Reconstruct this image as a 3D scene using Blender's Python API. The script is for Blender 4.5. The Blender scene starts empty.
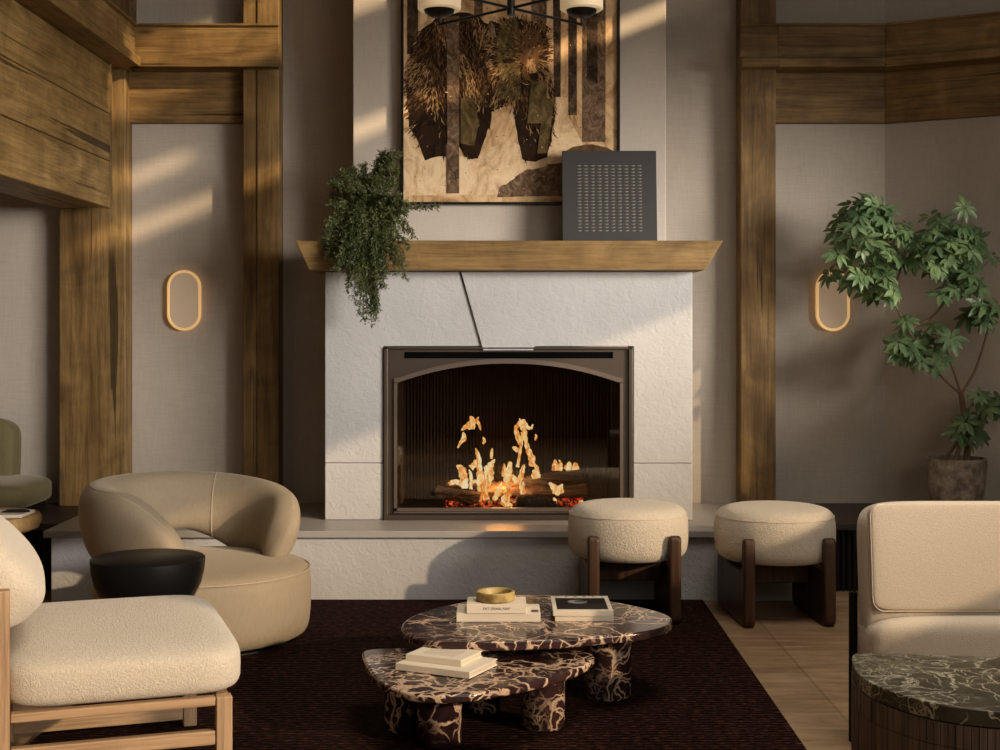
import bpy, bmesh, math, random
from mathutils import Vector, Matrix, noise
S = bpy.context.scene
C = S.collection
R = math.radians
F, HZ, HC = 1389.0, 328.0, 1.1          # focal length in pixels, horizon row, eye height

# ------------------------------------------------------------------ camera, world, lights, exposure
cam = bpy.data.objects.new('camera', bpy.data.cameras.new('camera'))
C.objects.link(cam)
cam.location = (0, 0, HC); cam.rotation_euler = (R(90), 0, 0)
cam.data.sensor_width = 36; cam.data.lens = F * 36 / 1000
cam.data.shift_y = -(375 - HZ) / 1000
cam.data.clip_start = .05
S.camera = cam
S.view_settings.view_transform = 'Standard'; S.view_settings.look = 'None'
S.view_settings.gamma = 1; S.view_settings.use_curve_mapping = False
S.view_settings.exposure = -0.16
S.cycles.use_denoising = True
S.cycles.max_bounces = 8; S.cycles.diffuse_bounces = 4
S.cycles.caustics_reflective = False; S.cycles.caustics_refractive = False
S.cycles.sample_clamp_indirect = 4
w = bpy.data.worlds.new('world'); S.world = w; w.use_nodes = True
w.node_tree.nodes['Background'].inputs[0].default_value = (.75, .73, .70, 1)
w.node_tree.nodes['Background'].inputs[1].default_value = .4

def lamp(name, kind, loc, energy, col, **kw):
    l = bpy.data.lights.new(name, kind); l.energy = energy; l.color = col
    for k, v in kw.items(): setattr(l, k, v)
    o = bpy.data.objects.new(name, l); C.objects.link(o); o.location = loc
    return o
SUN = Vector((-1.4, 1.0, -.55))
sun = lamp('sun', 'SUN', (6, -2, 5), 5.8, (1.0, .76, .48), angle=R(.9))
sun.rotation_euler = SUN.to_track_quat('-Z', 'Y').to_euler()
def area(name, loc, to, sx, sy, e, col):
    o = lamp(name, 'AREA', loc, e, col, shape='RECTANGLE', size=sx, size_y=sy)
    o.rotation_euler = (Vector(to) - Vector(loc)).to_track_quat('-Z', 'Y').to_euler()
    return o
area('daylight_right_window', (3.12, 1.0, 2.0), (-.6, 5.2, 1.2), 3.6, 1.6, 56, (1.0, .95, .86))
glow = lamp('sky_around_sun', 'SUN', (6, -3, 4), 12.6, (1.0, .95, .85), angle=R(22))
glow.rotation_euler = Vector((-1.12, 1.0, -.14)).to_track_quat('-Z', 'Y').to_euler()
area('daylight_front_window', (.8, -1.85, 2.2), (.2, 5, 1.3), 3.2, 2.2, 10, (1.0, .93, .82))  # added fill light from behind the camera, no window known there

sk = area('daylight_roof_window', (1.2, 3.1, 4.95), (1.2, 3.1, 0), 1.7, 2.0, 38, (1.0, .92, .80)); sk.data.spread = R(84)  # added overhead fill that lifts the floor, not a known skylight

# ------------------------------------------------------------------ helpers
def P(px, py, D): return Vector(((px - 500) * D / F, D, HC - (py - HZ) * D / F))
def on_z(px, py, z):
    D = (HC - z) * F / (py - HZ); return Vector(((px - 500) * D / F, D, z))

def link(name, me, parent=None):
    o = bpy.data.objects.new(name, me); C.objects.link(o)
    if parent: o.parent = parent
    return o
def obj(name, bm, mat, parent=None, smooth=None, bevel=0, seg=2, sub=0, label=None):
    bmesh.ops.recalc_face_normals(bm, faces=bm.faces)
    me = bpy.data.meshes.new(name); bm.to_mesh(me); bm.free()
    for m in (mat if isinstance(mat, (list, tuple)) else [mat]): me.materials.append(m)
    o = link(name, me, parent)
    if bevel:
        b = o.modifiers.new('b', 'BEVEL'); b.width = bevel; b.segments = seg; b.limit_method = 'ANGLE'; b.angle_limit = R(40)
        b.harden_normals = False
    if sub:
        s = o.modifiers.new('s', 'SUBSURF'); s.levels = s.render_levels = sub
    if smooth is not None:
        for p in me.polygons: p.use_smooth = True
        if smooth:
            try: me.set_sharp_from_angle(angle=R(smooth))
            except Exception: pass
    if label: o['label'] = label
    return o
def thing(name, label, cat, loc=(0, 0, 0), rz=0, group=None):
    o = bpy.data.objects.new(name, None); C.objects.link(o)
    o.empty_display_size = .05
    o.location = loc; o.rotation_euler = (0, 0, rz)
    return tag(o, label, cat, group)
def tag(o, label, cat, group=None):
    o['label'] = label; o['category'] = cat
    if group: o['group'] = group
    return o
def struct(o, label=None):
    o['kind'] = 'structure'
    if label: o['label'] = label
    return o
def dup(root, loc, rz, label, group=None):
    r = root.copy(); C.objects.link(r); r.location = loc; r.rotation_euler = (0, 0, rz); r['label'] = label
    if group: r['group'] = group
    for ch in list(root.children):
        c = ch.copy(); C.objects.link(c); c.parent = r
        for g in list(ch.children):
            d = g.copy(); C.objects.link(d); d.parent = c
    return r
def box(bm, x0, x1, y0, y1, z0, z1, M=None):
    vs = [bm.verts.new((x, y, z)) for z in (z0, z1) for y in (y0, y1) for x in (x0, x1)]
    if M:
        for v in vs: v.co = M @ v.co
    for f in ((0, 2, 3, 1), (4, 5, 7, 6), (0, 1, 5, 4), (2, 6, 7, 3), (0, 4, 6, 2), (1, 3, 7, 5)):
        bm.faces.new([vs[i] for i in f])
    return vs
def B(*a, M=None):
    bm = bmesh.new(); box(bm, *a, M=M); return bm
def prism(bm, pts, a0, a1, axis='z', mi=0):
    """extrude a 2-D outline from a0 to a1 along an axis (pts are the other two coordinates)"""
    def mk(p, a):
        return (p[0], p[1], a) if axis == 'z' else (p[0], a, p[1]) if axis == 'y' else (a, p[0], p[1])
    lo = [bm.verts.new(mk(p, a0)) for p in pts]; hi = [bm.verts.new(mk(p, a1)) for p in pts]
    n = len(pts)
    fs = [bm.faces.new(lo[::-1]), bm.faces.new(hi)]
    for i in range(n): fs.append(bm.faces.new((lo[i], lo[(i+1) % n], hi[(i+1) % n], hi[i])))
    for f in fs: f.material_index = mi
    return bm
def lathe(bm, prof, c=(0, 0, 0), n=48):
    rings = []
    for r, z in prof:
        if r < 1e-6: rings.append([bm.verts.new((c[0], c[1], c[2] + z))])
        else: rings.append([bm.verts.new((c[0] + r*math.cos(2*math.pi*i/n), c[1] + r*math.sin(2*math.pi*i/n), c[2] + z)) for i in range(n)])
    for a, b in zip(rings, rings[1:]):
        for i in range(n):
            j = (i+1) % n
            if len(a) == 1 and len(b) == 1: continue
            if len(a) == 1: bm.faces.new((a[0], b[j], b[i]))
            elif len(b) == 1: bm.faces.new((a[i], a[j], b[0]))
            else: bm.faces.new((a[i], a[j], b[j], b[i]))
    return bm
def tube(bm, pts, rad, n=10, cap=True, flat=1.0, closed=False):
    pts = [Vector(p) for p in pts]; m = len(pts)
    if not isinstance(rad, (list, tuple)): rad = [rad]*m
    rings = []; up = None
    for i, p in enumerate(pts):
        if closed: t = pts[(i+1) % m] - pts[i-1]
        else: t = pts[min(i+1, m-1)] - pts[max(i-1, 0)]
        t.normalize()
        if up is None: up = t.orthogonal().normalized()
        up = (up - t*up.dot(t)); up = up.normalized() if up.length > 1e-6 else t.orthogonal().normalized()
        s = t.cross(up)
        rings.append([bm.verts.new(p + (up*math.cos(2*math.pi*k/n) + s*math.sin(2*math.pi*k/n)*flat)*rad[i]) for k in range(n)])
    pr = list(zip(rings, rings[1:])) + ([(rings[-1], rings[0])] if closed else [])
    for a, b in pr:
        for k in range(n): bm.faces.new((a[k], a[(k+1) % n], b[(k+1) % n], b[k]))
    if cap and not closed:
        bm.faces.new(rings[0][::-1]); bm.faces.new(rings[-1])
    return bm
def spow(v, e): return math.copysign(abs(v)**e, v)
def cushion(bm, c, a, b, h, e1=.35, e2=.35, M=None, nu=48, nv=24):
    """superellipsoid: half sizes a, b, h; e small = boxy; e2 plan shape, e1 profile"""
    rows = []
    for j in range(nv+1):
        v = -math.pi/2 + math.pi*j/nv
        cz, sz = spow(math.cos(v), e1), spow(math.sin(v), e1)
        if j in (0, nv): row = [Vector((0, 0, h*sz))]
        else: row = [Vector((a*cz*spow(math.cos(2*math.pi*i/nu), e2), b*cz*spow(math.sin(2*math.pi*i/nu), e2), h*sz)) for i in range(nu)]
        row = [bm.verts.new((M @ p if M else p) + Vector(c)) for p in row]
        rows.append(row)
    for p, q in zip(rows, rows[1:]):
        for i in range(nu):
            k = (i+1) % nu
            if len(p) == 1: bm.faces.new((p[0], q[k], q[i]))
            elif len(q) == 1: bm.faces.new((p[i], p[k], q[0]))
            else: bm.faces.new((p[i], p[k], q[k], q[i]))
    return bm
def rrect(x0, x1, z0, z1, r, n=8):
    out = []
    for cx, cz, a in ((x1-r, z1-r, 0), (x0+r, z1-r, 90), (x0+r, z0+r, 180), (x1-r, z0+r, 270)):
        for i in range(n+1):
            t = R(a + 90*i/n); out.append((cx + r*math.cos(t), cz + r*math.sin(t)))
    return out
def smooth_loop(pts, it=3):
    for _ in range(it):
        q = []
        for i in range(len(pts)):
            a, b = pts[i], pts[(i+1) % len(pts)]
            q += [(a[0]*.75+b[0]*.25, a[1]*.75+b[1]*.25), (a[0]*.25+b[0]*.75, a[1]*.25+b[1]*.75)]
        pts = q
    return pts

# ------------------------------------------------------------------ materials
class NT:
    def __init__(s, name):
        s.m = bpy.data.materials.new(name); s.m.use_nodes = True; s.t = s.m.node_tree; s.n = s.t.nodes
        s.b = s.n['Principled BSDF']
    def a(s, ty, **kw):
        nd = s.n.new(ty)
        for k, v in kw.items():
            if hasattr(nd, k) and k not in nd.inputs: setattr(nd, k, v)
            else: nd.inputs[k].default_value = v
        return nd
    def l(s, a, b): s.t.links.new(a, b)
    def coord(s, scale=(1, 1, 1), rot=(0, 0, 0), loc=(0, 0, 0)):
        c = s.a('ShaderNodeTexCoord'); mp = s.a('ShaderNodeMapping')
        mp.inputs['Scale'].default_value = scale; mp.inputs['Rotation'].default_value = rot; mp.inputs['Location'].default_value = loc
        s.l(c.outputs['Object'], mp.inputs[0]); return mp.outputs[0]
    def noise(s, v, scale, detail=4, rough=.55, dist=0):
        n = s.a('ShaderNodeTexNoise'); n.inputs['Scale'].default_value = scale; n.inputs['Detail'].default_value = detail
        n.inputs['Roughness'].default_value = rough; n.inputs['Distortion'].default_value = dist
        s.l(v, n.inputs['Vector']); return n.outputs['Fac']
    def ramp(s, f, stops):
        r = s.a('ShaderNodeValToRGB'); e = r.color_ramp.elements
        while len(e) < len(stops): e.new(.5)
        for el, (p, c) in zip(e, stops):
            el.position = p; el.color = (c, c, c, 1) if isinstance(c, (int, float)) else (*c, 1)
        s.l(f, r.inputs[0]); return r.outputs[0]
    def mix(s, f, a, b, mode='MIX'):
        n = s.a('ShaderNodeMix', data_type='RGBA', blend_type=mode)
        for sock, v in ((n.inputs[0], f), (n.inputs[6], a), (n.inputs[7], b)):
            if isinstance(v, (int, float)): sock.default_value = v
            elif isinstance(v, tuple): sock.default_value = (*v, 1)
            else: s.l(v, sock)
        return n.outputs[2]
    def base(s, v):
        if isinstance(v, tuple): s.b.inputs['Base Color'].default_value = (*v, 1)
        else: s.l(v, s.b.inputs['Base Color'])
    def bump(s, f, strength=.3, dist=.01):
        b = s.a('ShaderNodeBump'); b.inputs['Strength'].default_value = strength; b.inputs['Distance'].default_value = dist
        s.l(f, b.inputs['Height']); s.l(b.outputs[0], s.b.inputs['Normal'])
    def set(s, **kw):
        for k, v in kw.items(): s.b.inputs[k.replace('_', ' ')].default_value = v
        return s.m
def plain(name, col, rough=.5, metal=0, **kw):
    t = NT(name); t.base(col); t.set(Roughness=rough, Metallic=metal, **kw); return t.m
def emis(name, col, e, base=None):
    t = NT(name); t.base(base or col); t.b.inputs['Emission Color'].default_value = (*col, 1); t.b.inputs['Emission Strength'].default_value = e
    t.set(Roughness=.6); return t.m
def wood(name, axis, dark, mid, light, rough=.55, knots=True, k=1.0):
    t = NT(name)
    def sc(a, b): return tuple(b if 'xyz'[i] == axis else a for i in range(3))
    big = t.noise(t.coord(sc(7*k, .8*k)), 1.3, 5, .6, 1.6)
    fine = t.noise(t.coord(sc(70*k, 2.2*k)), 1.5, 6, .65, .6)
    col = t.ramp(big, [(.28, dark), (.5, mid), (.72, light)])
    g = t.ramp(fine, [(.32, .42), (.55, 1.0)])
    col = t.mix(.75, col, g, 'MULTIPLY')
    hgt = fine
    if knots:
        v = t.a('ShaderNodeTexVoronoi'); v.inputs['Scale'].default_value = 1.0; t.l(t.coord(sc(4.2, 1.5)), v.inputs['Vector'])
        kn = t.ramp(v.outputs['Distance'], [(.015, .12), (.075, 1.0)])
        col = t.mix(.8, col, kn, 'MULTIPLY')
        cr = t.noise(t.coord(sc(26, .55), loc=(3, 1, 7)), 1.0, 3, .5, .4)
        ck = t.ramp(cr, [(.315, .15), (.335, 1.0)])
        col = t.mix(.85, col, ck, 'MULTIPLY')
        sp = t.noise(t.coord((1, 1, 1)), 5.5, 5, .6, .8); col = t.mix(.7, col, t.ramp(sp, [(.36, .50), (.62, 1.0)]), 'MULTIPLY')
    t.base(col); t.bump(hgt, .35, .004); t.set(Roughness=rough); t.b.inputs['Specular IOR Level'].default_value = .25; return t.m
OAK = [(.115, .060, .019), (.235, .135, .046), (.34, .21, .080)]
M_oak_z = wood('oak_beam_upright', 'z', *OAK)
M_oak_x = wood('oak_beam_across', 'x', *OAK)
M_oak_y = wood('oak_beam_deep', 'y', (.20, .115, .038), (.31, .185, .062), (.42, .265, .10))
M_mantel = wood('oak_mantel', 'x', (.18, .098, .032), (.28, .162, .055), (.37, .225, .085))
M_pale = wood('pale_oak', 'x', (.36, .22, .115), (.46, .295, .165), (.54, .36, .21), knots=False)
M_pale_z = wood('pale_oak_upright', 'z', (.36, .22, .115), (.46, .295, .165), (.54, .36, .21), knots=False)
M_honey = wood('honey_oak', 'x', (.30, .15, .05), (.46, .26, .10), (.58, .36, .16), knots=False)
M_walnut = wood('walnut', 'z', (.028, .013, .007), (.062, .030, .016), (.11, .055, .030), rough=.38, knots=False)
M_log = wood('charred_bark', 'x', (.015, .008, .005), (.09, .045, .022), (.30, .17, .09), rough=.9, knots=False, k=3)

def linen(name, col, s=1.0):
    t = NT(name)
    a = t.noise(t.coord((260*s, 260*s, 14*s)), 1, 2, .6); b = t.noise(t.coord((14*s, 14*s, 260*s)), 1, 2, .6)
    m = t.noise(t.coord((1.0, 1.0, .5)), 2.2, 4, .6)
    wv = t.mix(.5, a, b)
    c = t.mix(.38, col, t.ramp(wv, [(.3, .55), (.7, 1.0)]), 'MULTIPLY')
    c = t.mix(.45, c, t.ramp(m, [(.3, .70), (.7, 1.0)]), 'MULTIPLY')
    t.base(c); t.bump(wv, .35, .003); t.set(Roughness=.92); t.b.inputs['Specular IOR Level'].default_value = .1; return t.m
M_wall = linen('linen_plaster', (.50, .425, .345))
M_breast = linen('linen_plaster_pale', (.68, .58, .475))
def stone(name, col, bs=28, st=.5, rough=.8):
    t = NT(name)
    n = t.noise(t.coord(), bs, 5, .6, .8); m = t.noise(t.coord(), 3.5, 4, .6)
    t.base(t.mix(.45, col, t.ramp(m, [(.3, .72), (.7, 1.0)]), 'MULTIPLY'))
    t.bump(n, st, .012); t.set(Roughness=rough); return t.m
M_stone = stone('rough_limestone', (.54, .515, .485), 34, .38)
M_slab = stone('honed_hearth_stone', (.40, .365, .335), 30, .12, .38)
M_ledge = wood('dark_ledge', 'x', (.020, .013, .009), (.040, .026, .018), (.075, .05, .034), rough=.45, knots=False)
M_ledge_front = plain('dark_ribbed_front', (.008, .006, .005), .6, 0, Specular_IOR_Level=.1)
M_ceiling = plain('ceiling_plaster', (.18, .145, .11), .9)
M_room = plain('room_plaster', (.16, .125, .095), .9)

def travertine():
    t = NT('travertine_floor')
    n1 = t.noise(t.coord((1, 4.5, 1), rot=(0, 0, R(24))), 2.2, 7, .65, 1.4); n2 = t.noise(t.coord(), 16, 5, .6)
    c = t.ramp(n1, [(.25, (.16, .092, .045)), (.5, (.32, .20, .105)), (.75, (.50, .335, .20))])
    c = t.mix(.4, c, t.ramp(n2, [(.3, .7), (.6, 1)]), 'MULTIPLY')
    br = t.a('ShaderNodeTexBrick'); br.offset = .5
    br.inputs['Scale'].default_value = 1; br.inputs['Mortar Size'].default_value = .004; br.inputs['Brick Width'].default_value = 1.2
    br.inputs['Row Height'].default_value = .6; br.inputs['Color1'].default_value = (1, 1, 1, 1); br.inputs['Color2'].default_value = (.82, .82, .82, 1)
    br.inputs['Mortar'].default_value = (.6, .6, .6, 1)
    t.l(t.coord(rot=(0, 0, R(90)), loc=(0.3, .228-.6, 0)), br.inputs['Vector'])
    t.base(t.mix(.9, c, br.outputs['Color'], 'MULTIPLY')); t.set(Roughness=.42); return t.m
M_floor = travertine()
def rug():
    t = NT('woven_rug')
    wv = t.a('ShaderNodeTexWave', bands_direction='Y'); wv.inputs['Scale'].default_value = 14; wv.inputs['Distortion'].default_value = 1.5
    wv.inputs['Detail'].default_value = 2; wv.inputs['Detail Scale'].default_value = 3
    t.l(t.coord(), wv.inputs['Vector'])
    n = t.noise(t.coord((40, 180, 1)), 1, 3, .7); m = t.noise(t.coord((1.4, 2.4, 1)), 2, 4, .6)
    c = t.ramp(n, [(.32, (.004, .0015, .001)), (.52, (.017, .006, .004)), (.70, (.17, .060, .036))])
    c = t.mix(.75, c, t.ramp(wv.outputs['Fac'], [(.15, .18), (.6, 1)]), 'MULTIPLY')
    c = t.mix(.55, c, t.ramp(m, [(.3, .55), (.7, 1)]), 'MULTIPLY')
    t.base(c); t.bump(wv.outputs['Fac'], .8, .006); t.set(Roughness=.95); t.b.inputs['Specular IOR Level'].default_value = .05; return t.m
M_rug = rug()
def boucle(name, col, sc=130, st=.9):
    t = NT(name)
    v = t.a('ShaderNodeTexVoronoi'); v.inputs['Scale'].default_value = sc; t.l(t.coord(), v.inputs['Vector'])
    n = t.noise(t.coord(), sc*.6, 3, .6, 1.5)
    h = t.mix(.5, v.outputs['Distance'], n)
    t.base(t.mix(.5, col, t.ramp(h, [(.2, 1.0), (.65, .66)]), 'MULTIPLY'))
    t.bump(n, st, .006); t.set(Roughness=.95, Sheen_Weight=.25); return t.m
M_boucle = boucle('cream_boucle', (.66, .565, .435), 210, .8)
M_boucle2 = boucle('oat_boucle', (.72, .61, .47), 160)
M_cream = boucle('cream_wool', (.60, .49, .365), 320, .35)
M_piping = plain('cream_piping', (.74, .62, .48), .8)
def velvet(name, col):
    t = NT(name); n = t.noise(t.coord((1, 1, .35)), 90, 4, .7); m = t.noise(t.coord(), 6, 3)
    c = t.mix(.35, col, t.ramp(n, [(.3, .6), (.7, 1)]), 'MULTIPLY'); c = t.mix(.3, c, t.ramp(m, [(.3, .75), (.7, 1)]), 'MULTIPLY')
    t.base(c); t.bump(n, .25, .004); t.set(Roughness=.85, Sheen_Weight=.22, Sheen_Roughness=.4); t.b.inputs['Sheen Tint'].default_value = (1, .86, .66, 1); return t.m
M_velvet = velvet('taupe_velvet', (.33, .255, .165))
M_velvet_pipe = plain('taupe_seam', (.42, .33, .22), .8)
M_olive = velvet('olive_velvet', (.135, .105, .042))

def marble(name, body, body2, vein, vsc=1.0, width=.035, rough=.12):
    t = NT(name)
    co = t.coord()
    w1 = t.a('ShaderNodeTexNoise'); w1.inputs['Scale'].default_value = 5*vsc; w1.inputs['Detail'].default_value = 5; t.l(co, w1.inputs['Vector'])
    ad = t.a('ShaderNodeMix', data_type='RGBA', blend_type='LINEAR_LIGHT'); ad.inputs[0].default_value = .16
    t.l(co, ad.inputs[6]); t.l(w1.outputs['Color'], ad.inputs[7])
    def vor(scale, wd, mask_scale, lo):
        v = t.a('ShaderNodeTexVoronoi', feature='DISTANCE_TO_EDGE'); v.inputs['Scale'].default_value = scale*vsc
        t.l(ad.outputs[2], v.inputs['Vector'])
        r = t.ramp(v.outputs['Distance'], [(0.0, 1.0), (wd*.35, .85), (wd, 0.0)])
        mk = t.ramp(t.noise(t.coord(loc=(scale, 2, 5)), mask_scale*vsc, 3), [(lo, 0.0), (lo+.12, 1.0)])
        return t.mix(1.0, r, mk, 'MULTIPLY')
    v1 = vor(6, width, 3, .33); v2 = vor(15, width*1.6, 4, .44); v3 = vor(34, width*3, 5, .56)
    vv = t.mix(1.0, t.mix(1.0, v1, v2, 'LIGHTEN'), v3, 'LIGHTEN')
    bd = t.ramp(t.noise(t.coord(), 7*vsc, 6, .65, 1), [(.35, body), (.7, body2)])
    t.base(t.mix(vv, bd, vein)); t.set(Roughness=rough); return t.m
M_marble = marble('plum_marble', (.018, .008, .008), (.055, .026, .024), (.66, .45, .30), 1.0, .040, .16); M_marble.node_tree.nodes['Principled BSDF'].inputs['Specular IOR Level'].default_value = .3
M_green = marble('green_marble', (.024, .020, .013), (.060, .050, .032), (.34, .31, .22), 1.3, .022, .4); M_green.node_tree.nodes['Principled BSDF'].inputs['Specular IOR Level'].default_value = .2
def mosaic():
    t = NT('stone_strip_mosaic')
    n = t.noise(t.coord((90, 90, 2.5)), 1, 4, .7); m = t.noise(t.coord((14, 14, 1)), 1, 2)
    c = t.ramp(n, [(.3, (.030, .018, .012)), (.5, (.075, .046, .030)), (.75, (.19, .125, .085))])
    t.base(t.mix(.7, c, t.ramp(m, [(.35, .5), (.65, 1)]), 'MULTIPLY')); t.bump(n, .4, .003); t.set(Roughness=.5); return t.m
M_mosaic = mosaic()

M_black = plain('blackened_metal', (.012, .010, .009), .4, .6)
M_bronze = plain('dark_bronze', (.105, .078, .058), .42, .7)
M_void = plain('black_vent', (.003, .003, .003), .9, 0, Specular_IOR_Level=.02)
M_steel = plain('polished_steel', (.6, .56, .5), .2, 1)
M_lacquer = (lambda t: (t.base((.005, .0045, .0045)), t.bump(t.noise(t.coord(), 30, 3), .15, .004), t.set(Roughness=.4, **{'Specular_IOR_Level': .2}))[-1])(NT('black_side_table'))
M_brass = emis('lit_brass_rim', (1.0, .60, .24), .5, (.80, .52, .22)); M_brass.node_tree.nodes['Principled BSDF'].inputs['Metallic'].default_value = .8
M_diff = emis('taupe_diffuser', (.80, .55, .33), .2, (.45, .34, .24))
M_halo = emis('sconce_backlight', (1.0, .55, .22), 1.6)
M_shade = emis('cream_lamp_shade', (1.0, .72, .40), .28, (.66, .53, .35))
M_paper = plain('cream_paper', (.74, .64, .50), .7)
M_page = plain('page_block', (.62, .53, .41), .8)
M_ink = plain('printed_ink', (.10, .07, .06), .7)
M_photo = (lambda t: (t.base(t.ramp(t.noise(t.coord(), 5, 2), [(.3, (.004, .0035, .003)), (.7, (.035, .029, .023))])), t.set(Roughness=.7, Specular_IOR_Level=.08))[-1])(NT('cover_photo'))
M_gold = (lambda t: (t.base(t.ramp(t.noise(t.coord(), 30, 4), [(.3, (.20, .12, .03)), (.65, (.50, .36, .13))])), t.set(Roughness=.45, Metallic=.0))[-1])(NT('ochre_onyx'))
M_clay = (lambda t: (t.base(t.ramp(t.noise(t.coord(), 17, 5, .7), [(.36, (.11, .080, .055)), (.55, (.27, .205, .15)), (.7, (.42, .34, .26))])), t.bump(t.noise(t.coord(), 26, 4), .5, .01), t.set(Roughness=.85))[-1])(NT('weathered_clay'))
M_soil = plain('soil', (.03, .02, .012), .95)
def leafmat(name, a, b, c, tr=.25):
    t = NT(name); n = t.noise(t.coord(), 9, 3, .6)
    t.base(t.ramp(n, [(.3, a), (.5, b), (.7, c)])); t.set(Roughness=.42)
    t.b.inputs['Subsurface Weight'].default_value = 0
    tl = t.a('ShaderNodeBsdfTranslucent'); tl.inputs[0].default_value = (*c, 1)
    mx = t.a('ShaderNodeMixShader'); mx.inputs[0].default_value = tr
    out = t.n['Material Output']; t.l(t.b.outputs[0], mx.inputs[1]); t.l(tl.outputs[0], mx.inputs[2]); t.l(mx.outputs[0], out.inputs[0])
    return t.m
M_leaf = leafmat('umbrella_tree_leaf', (.04, .08, .03), (.085, .14, .055), (.22, .30, .12))
M_fern = leafmat('asparagus_fern', (.060, .075, .024), (.115, .135, .045), (.24, .25, .10), .3)
M_bark = plain('brown_bark', (.14, .085, .045), .85)
M_stemg = plain('green_stem', (.07, .085, .035), .7)

# ------------------------------------------------------------------ room shell
YB = 6.46                                            # back wall
ZC = 4.9
XR, XL, YF = 3.2, -3.4, -2.0
KX = 1.79                                            # where the right part of the wall turns towards the room
KD = Vector((math.cos(R(29)), -math.sin(R(29))))
KE = (XR + .1, YB + (XR + .1 - KX) * math.tan(-R(29)))
struct(obj('floor', B(XL-.2, XR+.2, YF-.2, YB+.5, -.1, 0), M_floor))
bm = bmesh.new(); sx0, sx1, sy0, sy1 = .3, 2.1, 2.0, 4.2  # ceiling with an invented opening for the overhead fill lamp
for q in ((XL-.2, sx0, YF-.2, YB+.5), (sx1, XR+.2, YF-.2, YB+.5), (sx0, sx1, YF-.2, sy0), (sx0, sx1, sy1, YB+.5)): box(bm, *q, ZC, ZC+.1)
struct(obj('ceiling', bm, M_ceiling))
bm = bmesh.new()
prism(bm, [(XL-.1, YB), (KX, YB), KE, (KE[0], YB+.3), (XL-.1, YB+.3)], 0, ZC)
struct(obj('wall_back', bm, M_wall))
struct(obj('wall_left', B(XL-.1, XL, YF, YB, 0, ZC), M_room))
def wall_holes(name, fixed, a0, a1, z0, z1, holes, axis, mat):
    """wall made of cells; holes = [(a0,a1,z0,z1)]"""
    as_ = sorted({a0, a1, *[h[0] for h in holes], *[h[1] for h in holes]})
    zs = sorted({z0, z1, *[h[2] for h in holes], *[h[3] for h in holes]})
    bm = bmesh.new()
    for i in range(len(as_)-1):
        for j in range(len(zs)-1):
            ca, cz = (as_[i]+as_[i+1])/2, (zs[j]+zs[j+1])/2
            if any(h[0] < ca < h[1] and h[2] < cz < h[3] for h in holes): continue
            if axis == 'x': box(bm, fixed, fixed+.06, as_[i], as_[i+1], zs[j], zs[j+1])
            else: box(bm, as_[i], as_[i+1], fixed-.06, fixed, zs[j], zs[j+1])
    bmesh.ops.remove_doubles(bm, verts=bm.verts, dist=1e-5)
    return struct(obj(name, bm, mat))
RW = [(.9, 4.88, 1.15, 2.17), (-1.2, .8, 1.15, 2.7), (2.6, 4.45, 3.42, 3.56), (2.7, 3.16, 3.67, 3.80), (2.6, 4.45, 3.98, 4.35)]
wall_holes('wall_right', XR, YF, 5.75, 0, ZC, RW, 'x', M_room)
FW = [(-1.0, 2.6, 1.0, 3.4)]  # opening added behind the camera to go with the fill lamp
wall_holes('wall_front', YF, XL, XR, 0, ZC, FW, 'y', M_room)
for i, (a, b, c, d) in enumerate(RW):
    fr = bmesh.new(); t = .025
    for q in ((a, b, c, c+t), (a, b, d-t, d), (a, a+t, c, d), (b-t, b, c, d)):
        box(fr, XR+.01, XR+.05, *q)
    struct(obj('window_%d' % (i+1), fr, M_black))

dimmer = NT('sheer_blind'); dimmer.n.remove(dimmer.b)  # tinted transparent film, added only to weaken the sun
tb = dimmer.a('ShaderNodeBsdfTransparent'); tb.inputs[0].default_value = (.72, .72, .74, 1); dimmer.l(tb.outputs[0], dimmer.n['Material Output'].inputs[0])
for a, b, c, d in RW[:2]:
    q = obj('window_blind', B(XR+.02, XR+.022, a-.02, b+.02, c-.02, d+.02), dimmer.m)  # unseen pane added to dim sunlight through the two large windows
    struct(q)

# chimney breast above the mantel (with an opening for the firebox below)
BX0, BX1, YBR = -.651, .735, 6.15
bm = bmesh.new(); box(bm, BX0, BX1, YBR, YB, 1.33, ZC)
struct(obj('wall_chimney', bm, M_breast, bevel=.004))

# oak uprights and beams
def X(px, D): return (px-500)*D/F
def Z(py, D): return HC-(py-HZ)*D/F
ZL = .286                                            # ledge and hearth height
DP = 6.34
n_trim = [0]
def trim(bm, mat, bevel=.006):
    n_trim[0] += 1
    return struct(obj('trim_%d' % n_trim[0], bm, mat, bevel=bevel, seg=2))
trim(B(X(59, DP), X(125.5, DP), DP, YB, ZL, 2.62), M_oak_z)                 # wide upright, left
bm = B(X(243, DP), X(257, DP), DP, YB, ZL, ZC); trim(bm, M_oak_z, .004)     # narrow upright, two laminations
trim(B(X(257.3, DP), X(279, DP), DP-.008, YB, ZL, ZC), M_oak_z, .004)
trim(B(X(740.5, DP), X(776, DP), DP, YB, ZL, ZC), M_oak_z)                  # right upright
trim(B(X(100, DP), X(130, DP), DP+.01, YB, 2.45, ZC), M_oak_z)
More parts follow.
